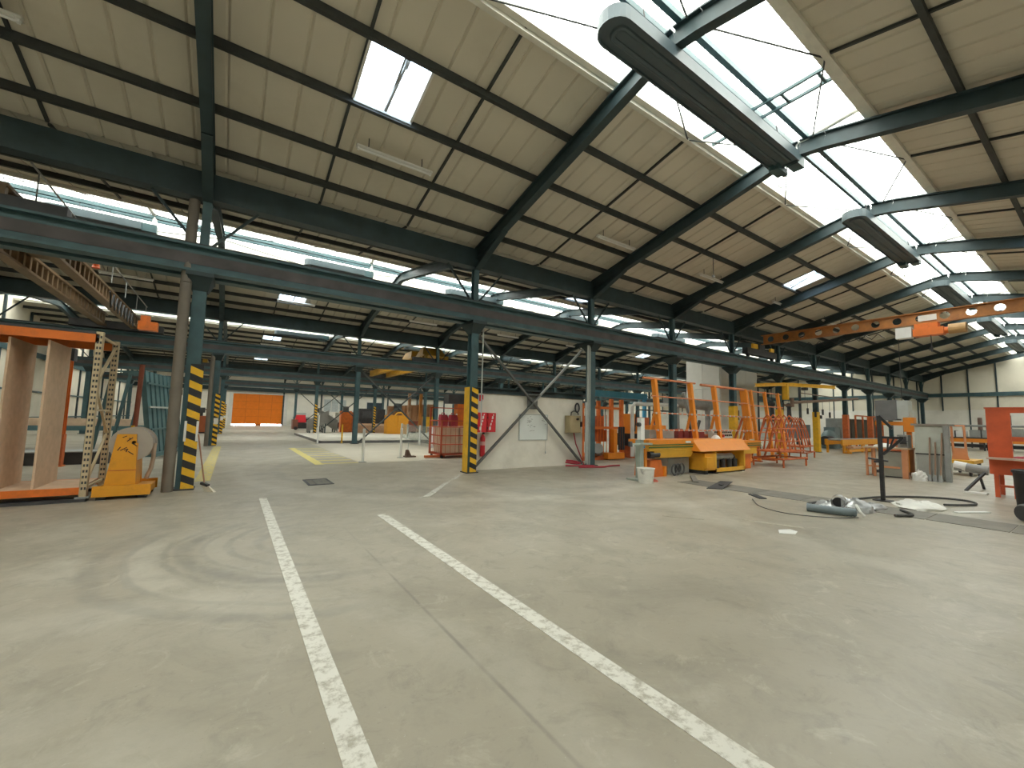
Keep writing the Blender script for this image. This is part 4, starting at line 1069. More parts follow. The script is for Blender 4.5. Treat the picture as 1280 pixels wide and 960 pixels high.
t = thing('orange_cabinet', 'orange door cabinet left of the bright teal plinth column', 'cabinet', (9.3, 44, 0))
part(t, 'body', MB().box(9.0, 10.0, 43.6, 44.4, 0, 2.1), ORANGE)
part(t, 'door', MB().box(9.05, 9.55, 43.57, 43.6, .1, 2.05), ORANGE); part(t, 'dark_side', MB().box(10.0, 10.2, 43.6, 44.4, 0, 2.0), RUSTO)
t = thing('dark_oven', 'black oven like cabinet under the dark office window', 'oven', (13.5, 50, 0))
part(t, 'body', MB().box(12.2, 15.2, 49.6, 51, .7, 2.5), BLACK); part(t, 'window', MB().box(12.6, 14.2, 49.57, 49.6, 1.4, 2.2), DARK)
part(t, 'brown_base', MB().box(12.0, 15.4, 49.5, 51, 0, .7), mat('brown_base', (.2, .09, .05), .7)); part(t, 'front_rail', MB().box(12.0, 15.4, 49.44, 49.5, .62, .78), WOOD)
t = thing('brown_crate', 'long low tan crate in front of the black oven', 'crate', (11.6, 40.5, 0))
part(t, 'box', MB().box(9.9, 13.4, 40.4, 41.4, .1, .75), WOOD); part(t, 'lid_strip', MB().box(9.85, 13.45, 40.35, 41.45, .75, .82), BOARD); parts(t, 'skid', MB().box(10, 13.3, 40.5, 40.7, 0, .1).box(10, 13.3, 41.1, 41.3, 0, .1), BOARD)
t = thing('rust_bin', 'rust red tipping bin right of the striped plinth column', 'bin', (14.2, 39.9, 0))
part(t, 'tub', MB().hexa([(13.7, 40.0, .2), (15.4, 40.0, .2), (15.4, 40.8, .2), (13.7, 40.8, .2), (13.5, 39.9, 1.25), (15.6, 39.9, 1.25), (15.6, 41, 1.25), (13.5, 41, 1.25)]), mat('rust_bin', (.28, .07, .04), .7))
parts(t, 'skid', MB().box(13.7, 13.9, 40.0, 40.8, 0, .2).box(15.2, 15.4, 40.0, 40.8, 0, .2), DARK)
# grey sloping conveyors
GC = mat('conveyor_grey', (.3, .29, .27), .7, var=.1)
def conveyor(x0, x1, y, z0, z1, lab):
    t = thing('sloping_conveyor', lab, 'conveyor', ((x0+x1)/2, y, 0))
    part(t, 'side_panel', MB().hexa([(x0, y, z0), (x1, y, z1), (x1, y+.1, z1), (x0, y+.1, z0), (x0, y, z0+1.1), (x1, y, z1+1.1), (x1, y+.1, z1+1.1), (x0, y+.1, z0+1.1)]), GC)
    part(t, 'belt', MB().hexa([(x0, y+.1, z0+.8), (x1, y+.1, z1+.8), (x1, y+1.1, z1+.8), (x0, y+1.1, z0+.8), (x0, y+.1, z0+.86), (x1, y+.1, z1+.86), (x1, y+1.1, z1+.86), (x0, y+1.1, z0+.86)]), RUBBER)
    for k in (.15, .85): 
        x = x0+(x1-x0)*k; z = z0+(z1-z0)*k
        for yy in (y+.03, y+1.0): part(t, 'leg', MB().box(x-.05, x+.05, yy, yy+.08, 0, z+.3), STEELD)
conveyor(5.6, 7.4, 41, .05, 1.0, 'grey sloping conveyor behind the tall white plinth post')
conveyor(8.6, 6.9, 43, .05, 1.1, 'second grey conveyor sloping the other way near the office window')
t = thing('sweeper', 'red ride on floor sweeper parked near the orange door', 'sweeper', (6.1, 50, 0))
part(t, 'hood', MB().hexa([(5.6, 49.6, .75), (6.7, 49.6, .75), (6.7, 50.6, .75), (5.6, 50.6, .75), (5.8, 49.7, 1.6), (6.6, 49.7, 1.6), (6.6, 50.5, 1.6), (5.8, 50.5, 1.6)]), REDP)
part(t, 'chassis', MB().box(5.9, 7.2, 49.5, 50.7, .15, .8), BLACK)
part(t, 'front_cowl', MB().box(5.4, 5.9, 49.5, 50.7, .1, 1.1), mat('brown_cowl', (.2, .08, .05), .6))
for x in (5.7, 6.9): part(t, 'wheel', MB().tube((x, 49.42, .18), (x, 49.5, .18), .18, 14), BLACK)
part(t, 'seat', MB().box(6.7, 7.1, 49.8, 50.3, .8, 1.2), BLACK)
t = thing('grey_cabinet', 'squat grey green cabinet against the wall right of the orange door', 'cabinet', (8, 66.6, 0))
part(t, 'body', MB().box(7.3, 9.4, 66.2, 67.3, 0, 1.3), GREYM); part(t, 'door', MB().box(7.35, 8.3, 66.17, 66.2, .1, 1.25).box(8.36, 9.35, 66.17, 66.2, .1, 1.25), GREYM); part(t, 'top_load', MB().box(7.6, 8.9, 66.4, 67, 1.3, 1.9), LGREY)
t = thing('white_van_body', 'low white machine body with dark skirt behind the plinth', 'machine', (13, 60, 0))
part(t, 'body', MB().box(11.5, 15, 59.5, 61, .7, 2.0), WHITEP); part(t, 'skirt', MB().box(11.5, 15, 59.45, 61, .1, .7), mat('maroon', (.1, .03, .04), .6)); parts(t, 'foot', MB().box(11.8, 12.2, 59.6, 60.9, 0, .1).box(14.3, 14.7, 59.6, 60.9, 0, .1), DARK)
# ---- machines along the left aisle
def aisle_machine(x, y, w, m, lab, h=1.3):
    t = thing('bench_machine', lab, 'machine', (x, y, 0))
    part(t, 'cabinet', MB().box(x-w/2, x+w/2, y-.5, y+.5, .08, h), m)
    part(t, 'plinth', MB().box(x-w/2+.05, x+w/2-.05, y-.45, y+.45, 0, .08), DARK)
    part(t, 'head', MB().box(x-w*.45, x+w*.2, y-.3, y+.3, h+.25, h+.65).box(x-.1, x+.1, y-.1, y+.1, h, h+.25), DARK)
    part(t, 'arm', MB().path([(x+w*.2, y, h+.5), (x+w*.6, y, h+.55), (x+w*.75, y, h+.2)], .05, 8), mat('brown_arm', (.2, .09, .06), .6), True)
aisle_machine(-2.0, 41, 1.1, mat('rust_machine', (.4, .1, .03), .6), 'rust orange bench machine with dark head beside the door aisle', 1.35)
aisle_machine(-4.2, 38, 1.2, GREYM, 'grey bench machine with dark head behind the teal glass rack')
t = thing('red_box', 'small red box on a dark stand beside the teal glass rack', 'box', (-5.0, 44, 0))
part(t, 'stand', MB().box(-5.6, -4.6, 43.6, 44.4, 0, 1.75), GREYM); part(t, 'box', MB().box(-5.5, -4.7, 43.6, 44.4, 1.75, 2.3), mat('box_red', (.6, .07, .03), .5))

# ================================================================== RIGHT: MACHINES
MO = mat('machine_orange', (.80, .26, .02), .45, var=.06, dirt=(.35, .14, .03), dscale=3, damt=.35)
MY = mat('machine_gold', (.74, .40, .035), .5, var=.08, dirt=(.3, .18, .04), dscale=3, damt=.4)
GRN = mat('stripe_green', (.08, .14, .03), .5)
t = thing('edging_machine', 'long orange and yellow glass edging machine with tilted support rails', 'machine', (13.3, 8.2, 0))
# left infeed table
b = part(t, 'infeed_table', MB().box(10.15, 12.4, 7.85, 8.6, .93, 1.1), MO)
part(b, 'trim_strip', MB().box(10.15, 12.4, 7.83, 7.85, .86, .9).box(10.15, 12.4, 7.83, 7.85, .94, .97), GRN)
part(t, 'table_face', MB().box(10.17, 12.38, 7.85, 8.0, .78, .93), MY)
part(t, 'table_apron', MB().hexa([(10.5, 7.9, .56), (12.3, 7.9, .56), (12.3, 8.1, .56), (10.5, 8.1, .56), (10.4, 7.86, .78), (12.45, 7.86, .78), (12.45, 8.1, .78), (10.4, 8.1, .78)]), MY)
part(t, 'pedestal', MB().hexa([(10.3, 7.95, 0), (11.0, 7.95, 0), (11.0, 8.5, 0), (10.3, 8.5, 0), (10.35, 7.95, .5), (10.85, 7.95, .5), (10.85, 8.5, .5), (10.35, 8.5, .5)]), ORANGE, label='orange left pedestal')
parts(t, 'pedestal_foot', MB().box(10.95, 11.05, 7.9, 8.0, 0, .3).box(10.1, 10.2, 7.95, 8.05, 0, .85), MO)
part(t, 'drive_motor', MB().tube((10.25, 7.95, .66), (10.7, 7.95, .66), .1, 12).tube((10.75, 8.0, .64), (11.0, 8.0, .64), .08, 12), DARK)
# centre hood
part(t, 'centre_hood', MB().hexa([(12.3, 7.55, .74), (15.4, 7.55, .74), (15.4, 8.6, .74), (12.3, 8.6, .74), (12.4, 7.9, 1.1), (15.5, 7.9, 1.1), (15.5, 8.6, 1.1), (12.4, 8.6, 1.1)]), MO)
cb_ = MB().box(13.2, 15.1, 7.6, 7.66, .05, .17).box(13.2, 15.1, 8.4, 8.5, .05, .74).box(13.2, 13.28, 7.6, 8.5, .05, .74).box(15.02, 15.1, 7.6, 8.5, .05, .74).box(13.2, 15.1, 7.66, 8.4, .05, .1)
part(t, 'grinding_cabinet', cb_, MY)
part(t, 'side_box', MB().box(12.6, 13.2, 7.6, 8.4, .12, .66).box(12.55, 12.95, 7.5, 7.62, .2, .55), mat('gold2', (.7, .33, .02), .5))
parts(t, 'cabinet_foot', MB().box(13.2, 13.4, 7.62, 8.4, 0, .05).box(14.9, 15.1, 7.62, 8.4, 0, .05).box(12.65, 12.8, 7.62, 8.3, 0, .12), DARK)
for k, x in enumerate((13.6, 14.0, 14.4, 14.75)): parts(t, 'spindle', MB().tube((x, 7.8, .12), (x, 7.8, .42), .09, 12).tube((x, 7.8, .42), (x, 7.85, .55), .05, 10), DARK)
part(t, 'water_drum', MB().tube((13.45, 7.85, .52), (14.6, 7.85, .52), .11, 14), GREYM)
part(t, 'water_tank', MB().box(11.4, 12.5, 8.1, 8.7, .02, .52), GREYM)
for k, x in enumerate((11.3, 11.55, 11.8)): part(t, 'hose_loop', MB().path([(x+.14*math.cos(a), 7.8+.05*k, .2+.16*math.sin(a)) for a in [2*PI*j/12 for j in range(13)]], .025, 6), RUBBER, True)
# right outfeed
b = part(t, 'outfeed_table', MB().box(15.4, 16.9, 7.9, 8.6, .8, 1.02), MO)
part(b, 'trim_strip', MB().box(15.9, 16.9, 7.88, 7.9, .84, .88).box(15.9, 16.9, 7.88, 7.9, .92, .95), GRN)
part(t, 'table_apron', MB().box(15.5, 16.6, 7.92, 8.2, .55, .8), MY)
part(t, 'pedestal', MB().box(15.5, 16.3, 8.0, 8.6, 0, .55), ORANGE)
# tilted support posts with rails
for xb in (11.56, 13.57, 15.1, 17.42):
    part(t, 'support_post', MB().bar((xb, 8.5, 1.05), (xb, 8.72, 3.05), .13, .15, upv=(0, 1, 0)), MO)
    part(t, 'post_strut', MB().bar((xb, 9.2, .0), (xb, 8.66, 2.1), .07, .07, upv=(0, 1, 0)), MO)
for (xa, xb, z, y, r_) in ((11.0, 13.9, 3.07, 8.72, .035), (14.3, 17.5, 3.05, 8.74, .05), (11.3, 17.5, 2.48, 8.6, .022), (11.3, 17.5, 1.93, 8.54, .022), (11.3, 17.5, 1.38, 8.48, .022)):
    part(t, 'support_rail', MB().tube((xa, y, z), (xb, y, z), r_, 8), mat('rail_orange', (.6, .2, .08), .5))
for z, y in ((1.93, 8.52), (1.38, 8.46)):
    mb = MB()
    for k in range(22): mb.tube((11.4+k*.28, y-.02, z), (11.4+k*.28, y+.0, z), .035, 8)
    part(t, 'roller_row', mb, LGREY)
c_ = part(t, 'control_panel', MB().hexa([(14.75, 8.55, 1.1), (16.1, 8.55, 1.1), (16.1, 8.75, 1.1), (14.75, 8.75, 1.1), (14.75, 8.6, 1.42), (16.1, 8.6, 1.42), (16.1, 8.75, 1.42), (14.75, 8.75, 1.42)]), LGREY)
rr = random.Random(4); mb = MB()
for k in range(9):
    for j in range(2):
        x = 14.9+k*.135; z = 1.2+j*.12; mb.tube((x, 8.56+j*.02, z), (x, 8.53+j*.02, z), .028, 8)
part(c_, 'push_button', mb, BLACK)
part(c_, 'dial', MB().tube((15.4, 8.55, 1.18), (15.4, 8.51, 1.18), .05, 10), REDP)
part(t, 'grey_screen_box', MB().box(11.3, 12.6, 8.7, 9.0, 1.1, 1.38), GREYM)
parts(t, 'red_valves', MB().box(13.0, 13.25, 8.8, 9.0, 1.1, 1.42).box(13.35, 13.6, 8.8, 9.0, 1.1, 1.4).box(13.75, 14.1, 8.8, 9.0, 1.1, 1.36).box(14.2, 14.6, 8.8, 9.0, 1.1, 1.32), mat('maroon_metal', (.22, .03, .03), .5))
part(t, 'white_rag', MB().lathe([(.17, 0), (.14, .05), (.1, .1), (.04, .13), (0, .14)], (14.3, 8.2, 1.1), 7), PLASTW, True)
part(t, 'yellow_note', MB().box(11.95, 12.2, 7.82, 7.85, 1.0, 1.06), PLASTW)
# ---- A-frame bar racks beyond the edging machine
def bar_rack(x, y, lab, n=4, rz=0):
    t = thing('bar_rack', lab, 'rack', (x, y, 0), rz)
    P = lambda nm, mb, m=RUSTO: part(t, nm, mb, m, local=True)
    for yy in (-.55, .55):
        P('base_bar', MB().tube((-1.1, yy, .32), (1.1, yy, .32), .035, 8))
        for xx in (-1.0, 1.0): P('leg', MB().path([(xx*.9, yy, .34), (xx*.98, yy, .3), (xx, yy, .2), (xx, yy, .0)], .035, 8))
    for xx in (-1.0, 1.0): P('cross_bar', MB().tube((xx, -.55, .32), (xx, .55, .32), .03, 8))
    P('top_shelf', MB().box(-1.1, 1.1, -.5, .5, .58, .64))
    for xx in (-.9, .9):
        for yy in (-.4, .4): P('shelf_leg', MB().tube((xx, yy, .33), (xx, yy, .58), .03, 8))
    for k in range(n):
        xx = -.95+1.9*k/(n-1)
        P('hoop', MB().path([(xx-.06, -.42, .64), (xx-.03, -.3, 1.3), (xx, -.12, 1.9), (xx, 0, 2.05), (xx, .12, 1.9), (xx+.03, .3, 1.3), (xx+.06, .42, .64)], .03, 8))
    for z, yy in ((1.0, .36), (1.5, .25)):
        for s in (-1, 1): P('hoop_tie', MB().tube((-.95, s*yy, z), (.95, s*yy, z), .02, 6))
    return t
bar_rack(18.65, 8.0, 'rust orange hooped bar rack right of the edging machine', 5)
bar_rack(24.1, 9.5, 'rust orange hooped bar rack behind the first hooped rack', 4, .2)
def lean_rack(x, y, lab):
    t = thing('lean_rack', lab, 'rack', (x, y, 0))
    for dx in (0, .8, 2.1, 3.4):
        part(t, 'tilted_post', MB().bar((x+dx, y, .06), (x+dx, y+.32, 3.2), .11, .13, upv=(0, 1, 0)), MO)
        part(t, 'back_strut', MB().bar((x+dx, y+1.0, .06), (x+dx, y+.25, 2.0), .07, .07, upv=(0, 1, 0)), RUSTO)
        part(t, 'foot', MB().box(x+dx-.08, x+dx+.08, y-.1, y+1.1, 0, .06), RUSTO)
    for z, yy in ((3.15, .32), (2.5, .25), (1.93, .2), (1.3, .13)):
        part(t, 'cross_rail', MB().tube((x-.3, y+yy, z), (x+3.8, y+yy, z), .03, 8), mat('rail_orange', (.6, .2, .08), .5))
lean_rack(18.75, 9.22, 'tall tilted orange rail rack between the edging machine and yellow foot column')
# ---- slim grey stand and bucket
t = thing('measuring_stand', 'slim grey green stand with cross bar beside the white bucket', 'stand', (9.66, 7.78, 0))
GG = mat('grey_green', (.33, .37, .32), .5)
part(t, 'base_plate', MB().box(9.32, 9.92, 7.58, 7.98, 0, .05), GG)
part(t, 'column', MB().box(9.57, 9.73, 7.7, 7.86, .05, 1.12), GG)
part(t, 'upper_mast', MB().box(9.59, 9.74, 7.67, 7.81, 1.12, 1.74), PLASTW)
part(t, 'cross_bar', MB().box(9.1, 10.02, 7.62, 7.7, .98, 1.03), GG)
part(t, 'sensor', MB().tube((9.5, 7.72, 1.55), (9.59, 7.72, 1.55), .06, 10), DARK)
part(t, 'end_knob', MB().tube((9.12, 7.66, .94), (9.12, 7.66, 1.08), .06, 10), DARK)
t = thing('white_bucket', 'white plastic bucket with dark smears beside the grey stand', 'bucket', (9.28, 7.28, 0))
part(t, 'shell', MB().lathe([(0, .01), (.175, .01), (.18, 0), (.19, .02), (.225, .37), (.24, .38), (.24, .4), (.21, .4), (.18, .05), (0, .05)], (9.28, 7.28, 0), 24), mat('bucket_white', (.78, .77, .72), .5, dirt=(.25, .2, .16), dscale=4, damt=.7), True)
part(t, 'handle', MB().path([(9.28+.24*math.cos(a), 7.28-.03-.06*math.sin(a), .38-.22*math.sin(a)) for a in [PI*k/12 for k in range(13)]], .007, 6), GREYM, True)
t = single('red_rag', MB().lathe([(.14, 0), (.11, .04), (.06, .06), (0, .07)], (9.75, 7.4, 0), 8), mat('rag_red', (.5, .12, .08), .9), 'small crumpled red rag on the floor beside the white bucket', 'rag', (9.75, 7.4, 0))

# ---- orange frame machine behind the third column
t = thing('frame_machine', 'orange caged machine under a blue beam behind the conduit column', 'machine', (13.6, 13.2, 0))
for x in (12.0, 13.75, 14.4):
    for y in (12.6, 14.0): part(t, 'frame_post', MB().box(x-.07, x+.07, y-.07, y+.07, 0, 2.35 if x < 13 else 2.6), ORANGE)
for z in (.25, 1.35, 2.2): part(t, 'frame_rail', MB().box(12.0, 14.4, 12.55, 12.65, z-.05, z+.05), ORANGE)
for k in range(9): part(t, 'cage_bar', MB().tube((12.2+k*.18, 12.6, .3), (12.2+k*.18, 12.6, 1.9), .018, 6), ORANGE)
part(t, 'orange_housing', MB().box(12.7, 13.6, 12.9, 13.7, 1.25, 1.85).box(12.4, 13.7, 12.8, 13.8, .75, 1.25), RUSTO)
part(t, 'base', MB().box(12.0, 14.5, 12.5, 14.1, 0, .18), RUSTO)
part(t, 'yellow_lug', MB().box(13.2, 14.2, 12.25, 12.55, .05, .3).box(13.6, 13.8, 12.3, 12.5, .3, 1.3), MO)
part(t, 'grey_drum', MB().tube((12.7, 12.35, .5), (13.1, 12.75, .3), .22, 12), GREYM)
for k in range(3): part(t, 'chain_column', MB().path([(14.08+.15*k, 12.45, 1.4-.1*j) for j in range(11)], .05, 6), DARK)
t = thing('blue_gantry', 'bright blue gantry beam on slim legs behind the orange caged machine', 'gantry', (16.3, 14.4, 0))
part(t, 'beam', MB().box(14.3, 18.4, 14.3, 14.55, 2.84, 3.14), BLUEP)
for x in (14.4, 18.3): part(t, 'leg', MB().box(x-.08, x+.08, 14.35, 14.5, 0, 2.84), BLUEP)
t = thing('white_pipe_frame', 'white pipe frame with orange housing beyond the caged machine', 'machine', (16.3, 13.2, 0))
part(t, 'pipe', MB().path([(14.9, 12.4, .1), (14.9, 12.4, 2.3), (15.05, 12.4, 2.45), (18.2, 12.4, 2.5)], .09, 10), WHITEP, True)
part(t, 'inner_pipe', MB().path([(15.3, 12.6, 1.2), (15.4, 12.6, 2.1), (15.6, 12.6, 2.2), (18.0, 12.6, 2.2)], .03, 8), DARK, True)
part(t, 'black_bench', MB().box(15.0, 17.2, 12.5, 13.4, .55, 1.1), BLACK)
part(t, 'orange_housing', MB().box(15.4, 17.4, 12.45, 13.2, 1.1, 1.5).box(15.0, 15.4, 12.6, 13.0, 1.1, 2.0), MO)
part(t, 'leg', MB().box(15.1, 15.3, 12.6, 13.3, 0, .55).box(16.9, 17.1, 12.6, 13.3, 0, .55), RUSTO)
part(t, 'knob', MB().lathe([(0, 0), (.12, .05), (.15, .15), (.1, .26), (0, .3)], (16.9, 12.7, 1.85), 10).tube((16.9, 12.7, 1.5), (16.9, 12.7, 1.88), .04, 8), BLACK, True)
part(t, 'red_block', MB().box(15.5, 16.2, 12.5, 12.8, 1.5, 1.85), RUSTO)

# ---- white enclosure beyond the row
t = thing('white_enclosure', 'tall white panelled machine enclosure beyond the yellow foot columns', 'enclosure', (26, 16, 0))
WE = mat('enclosure_white', (.72, .71, .66), .6, var=.03)
part(t, 'core', MB().box(24.05, 28.35, 13.45, 15.65, 0, 5.6), WE)
for k in range(3):
    for j in range(3):
        z0 = .05+1.86*j
        part(t, 'front_panel', MB().box(24.03+1.45*k, 25.45+1.45*k, 13.4, 13.45, z0, z0+1.83), WE)
for k in range(2):
    for j in range(3):
        z0 = .05+1.86*j
        part(t, 'side_panel', MB().box(24.0, 24.05, 13.46+1.1*k, 14.54+1.1*k, z0, z0+1.83), WE)
part(t, 'dark_window', MB().box(25.6, 26.0, 13.37, 13.4, 1.9, 2.5), mat('brown_win', (.12, .05, .04), .4))
part(t, 'door_gap', MB().box(26.6, 26.63, 13.38, 13.4, .1, 2.6).box(27.9, 27.93, 13.38, 13.4, .1, 2.6).box(26.6, 27.93, 13.38, 13.4, 2.58, 2.61), GREYM)
part(t, 'top_bracket', MB().box(28.35, 28.6, 13.5, 13.7, 4.6, 5.0).tube((28.5, 13.6, 4.2), (28.5, 13.6, 4.6), .05, 8), LGREY)
# duct bundle in front of it
t = thing('duct_table', 'grey duct and rail assembly in front of the white enclosure', 'duct', (21.5, 13.2, 0))
part(t, 'duct', MB().tube((18.6, 13.2, 2.75), (22.8, 13.4, 2.65), .28, 14), GREYM)
part(t, 'dark_plinth', MB().box(19.3, 22.8, 12.9, 13.9, 0, .95), mat('maroon_metal', (.22, .03, .03), .5))
part(t, 'rail_top', MB().box(19.2, 22.9, 12.85, 13.95, .95, 1.05), RUSTO)
parts(t, 'support', MB().box(19.4, 19.6, 13.2, 13.4, 1.05, 2.5).box(22.3, 22.5, 13.2, 13.4, 1.05, 2.45), GREYM)
for k, (dx, dz) in enumerate(((-.5, .7), (-.15, 1.15), (.15, 1.3), (.5, .75))): part(t, 'lever', MB().bar((20.6+dx*.3, 13.0, 1.05), (20.6+dx, 13.0, 1.05+dz), .12, .1), DARK)
t = thing('inclined_arm', 'grey inclined steel arm rising before the white enclosure', 'arm', (20, 11.9, 0))
part(t, 'arm', MB().bar((19.4, 11.9, .05), (18.0, 11.9, 3.1), .14, .14, upv=(0, 1, 0)), GREYM); parts(t, 'foot', MB().box(19.2, 19.7, 11.7, 12.1, 0, .05), GREYM)

# ---- jib cranes
t = thing('jib_crane', 'yellow jib crane arm on the yellow foot column', 'jib crane', (26, 10.8, 3.9))
part(t, 'arm', MB().ibeam((25.6, 10.75, 3.95), (31.5, 10.2, 4.12), .12, .2, .02, .03), GUARDY)
part(t, 'rear_arm', MB().ibeam((25.6, 10.75, 3.95), (22.6, 10.75, 3.7), .12, .18, .02, .03), GUARDY)
part(t, 'pivot_bracket', MB().box(26.0, 26.2, 10.65, 10.93, 3.1, 4.0), GUARDY)
part(t, 'trolley', MB().box(27.9, 28.2, 10.45, 10.7, 3.75, 3.9).tube((28.05, 10.57, 3.75), (28.05, 10.57, 3.2), .012, 6), DARK)
t = thing('jib_crane', 'thin brown jib boom reaching past the second yellow foot column', 'jib crane', (26, 10.8, 3.0))
BJ = mat('brown_boom', (.22, .14, .1), .6)
part(t, 'boom', MB().tube((26.45, 10.55, 2.95), (36.2, 10.45, 3.62), .08, 10), BJ)
part(t, 'stay', MB().tube((27.5, 10.55, 3.55), (33.5, 10.47, 3.5), .03, 8), BJ)
part(t, 'pivot', MB().tube((26.4, 10.6, 2.7), (26.4, 10.6, 3.2), .1, 12).box(26.1, 26.4, 10.55, 10.93, 2.75, 2.85), BJ)
for k in range(4): part(t, 'drop_cable', MB().tube((28.6+1.1*k, 10.66, 3.25+.07*k), (28.6+1.1*k, 10.66, 2.7-.15*(k % 2)), .012, 6).tube((28.6+1.1*k, 10.66, 2.7-.15*(k % 2)), (28.6+1.1*k, 10.66, 2.35-.15*(k % 2)), .06, 8), DARK)
# ---- roller conveyor
t = thing('roller_conveyor', 'long yellow roller conveyor beside the yellow foot column', 'conveyor', (34, 10.3, 0))
for y in (9.9, 10.75): part(t, 'side_beam', MB().box(31.3, 41.5, y-.05, y+.05, .5, .85), YELLOW)
for x in (31.6, 34.8, 38, 41): 
    for y in (9.9, 10.75): part(t, 'leg', MB().box(x-.07, x+.07, y-.05, y+.05, 0, .5), YELLOW)
part(t, 'low_rail', MB().box(31.3, 36.0, 9.55, 9.68, .1, .26), YELLOW)
for x in (31.5, 35.6): part(t, 'low_foot', MB().box(x-.1, x+.1, 9.5, 9.85, 0, .1), YELLOW)
for k in range(26): part(t, 'roller', MB().tube((31.6+k*.39, 9.95, .82), (31.6+k*.39, 10.7, .82), .05, 10), GREYM)
part(t, 'wood_block', MB().box(32.2, 33.6, 9.6, 10.0, .3, .42), WOOD)
def cabinet_block(name, x0, x1, y0, y1, z0, z1, m, lab, cat='cabinet', legs=True):
    t = thing(name, lab, cat, ((x0+x1)/2, (y0+y1)/2, 0))
    part(t, 'body', MB().box(x0, x1, y0, y1, z0, z1), m)
    part(t, 'front_door', MB().box(x0+.04, x1-.04, y0-.025, y0, z0+.05, z1-.05), m)
    part(t, 'side_door', MB().box(x0-.025, x0, y0+.04, y1-.04, z0+.05, z1-.05), m)
    if legs and z0 > 0:
        for x in (x0+.08, x1-.08):
            for y in (y0+.08, y1-.08): part(t, 'leg', MB().box(x-.04, x+.04, y-.04, y+.04, 0, z0), DARK)
    return t
cabinet_block('machine_cabinet', 35.8, 37.9, 14, 15, .7, 1.75, mat('blue_grey', (.2, .23, .25), .5), 'blue grey machine cabinet on legs behind the yellow foot columns')
cabinet_block('machine_cabinet', 32.6, 34.6, 14.6, 15.6, .7, 1.85, LGREY, 'pale machine cabinet on legs left of the blue grey one')
t = cabinet_block('open_cabinet', 41.2, 47, 12.4, 13.6, .35, 2.3, mat('dark_olive', (.09, .08, .06), .7), 'wide dark cabinet behind orange uprights at the conveyor end')
cabinet_block('grey_locker', 39.2, 41.0, 12.4, 13.4, 0, 2.3, GREYM, 'tall grey locker left of the wide dark cabinet', legs=False)
t = thing('orange_fence', 'thin orange upright frame before the wide dark cabinet', 'frame', (43, 11.9, 0))
for x in (40.6, 42.2, 43.8, 45.4, 47): part(t, 'upright', MB().box(x-.05, x+.05, 11.85, 11.95, .05, 2.55), RUSTO)
part(t, 'top_rail', MB().box(40.6, 47, 11.85, 11.95, 2.5, 2.6), RUSTO); part(t, 'foot_rail', MB().box(40.6, 47, 11.8, 12.0, 0, .06), RUSTO)
t = thing('pump_unit', 'teal grey pump unit behind the yellow conveyor', 'pump', (38.2, 12.6, 0))
part(t, 'body', MB().lathe([(0, 0), (.5, .02), (.55, .3), (.5, 1.0), (.3, 1.3), (0, 1.4)], (37.4, 12.6, 0), 12).box(37.6, 38.6, 12.3, 13, 0, 1.6), mat('teal_grey', (.16, .22, .23), .5), True)
part(t, 'motor', MB().tube((36.0, 12.4, .6), (37.0, 12.4, .6), .35, 14), DARK)
part(t, 'stem', MB().tube((35.6, 12.6, 0), (35.6, 12.6, 2.3), .04, 8).box(35.2, 36.0, 12.5, 12.7, 2.2, 2.45), BLACK)
# hanging tools silhouettes behind the second jib
for k, x in enumerate((31.0, 32.4, 33.6)):
    t = thing('hanging_tool', 'dark pneumatic tool hanging from a balancer behind the jib boom', 'tool', (x, 13.7, 2.0), group='hanging tools')
    part(t, 'cable', MB().tube((x, 13.7, 3.2), (x, 13.7, 4.6), .015, 6), DARK)
    part(t, 'balancer', MB().tube((x-.1, 13.7, 3.1), (x+.1, 13.7, 3.1), .18, 12), DARK)
    part(t, 'body', MB().tube((x, 13.7, 1.9), (x, 13.7, 3.0), .16, 10, .12), DARK)
t = thing('tool_rail', 'thin dark rail carrying the hanging tools', 'rail', (32.3, 13.7, 4.6))
part(t, 'rail', MB().box(29, 35.6, 13.65, 13.75, 4.6, 4.7), DARK)
for x in (29.1, 35.5): part(t, 'post', MB().box(x-.05, x+.05, 13.65, 13.75, 0, 4.6), DARK)

# ---- bench, cabinets and the black post
t = thing('work_bench', 'orange legged bench with grey front panel and white paper on top', 'bench', (18.4, 4.5, 0))
SAL = mat('salmon_paint', (.62, .27, .13), .6, var=.1)
part(t, 'bench_top', MB().box(18.0, 18.9, 3.98, 5.12, .93, .98), mat('bench_tan', (.5, .36, .24), .7))
for y in (4.85, 5.05): part(t, 'leg', MB().box(18.1, 18.16, y-.03, y+.03, 0, .93), SAL)
part(t, 'leg', MB().box(18.05, 18.2, 4.0, 4.14, 0, .93), SAL); part(t, 'leg', MB().box(18.75, 18.85, 4.0, 4.1, 0, .93), SAL); part(t, 'leg', MB().box(18.75, 18.85, 5.0, 5.1, 0, .93), SAL)
part(t, 'stretcher', MB().box(18.1, 18.16, 4.2, 5.05, .3, .36), SAL)
part(t, 'front_panel', MB().box(18.12, 18.75, 4.14, 4.62, .04, .84), mat('panel_greygreen', (.28, .28, .24), .5)); part(t, 'panel_foot', MB().box(18.15, 18.7, 4.16, 4.6, 0, .04), DARK)
part(t, 'dark_tray', MB().box(18.05, 18.7, 4.65, 4.85, .45, .52), DARK)
t = single('paper_pile', MB().lathe([(.3, 0), (.27, .05), (.16, .09), (.06, .12), (0, .13)], (18.35, 4.62, .98), 7), PLASTW, 'crumpled white paper pile on the orange legged bench', 'paper', (18.35, 4.62, .98))
t = thing('bench_vise', 'grey bench machine with dark base on the bench end', 'vise', (18.5, 4.1, .98))
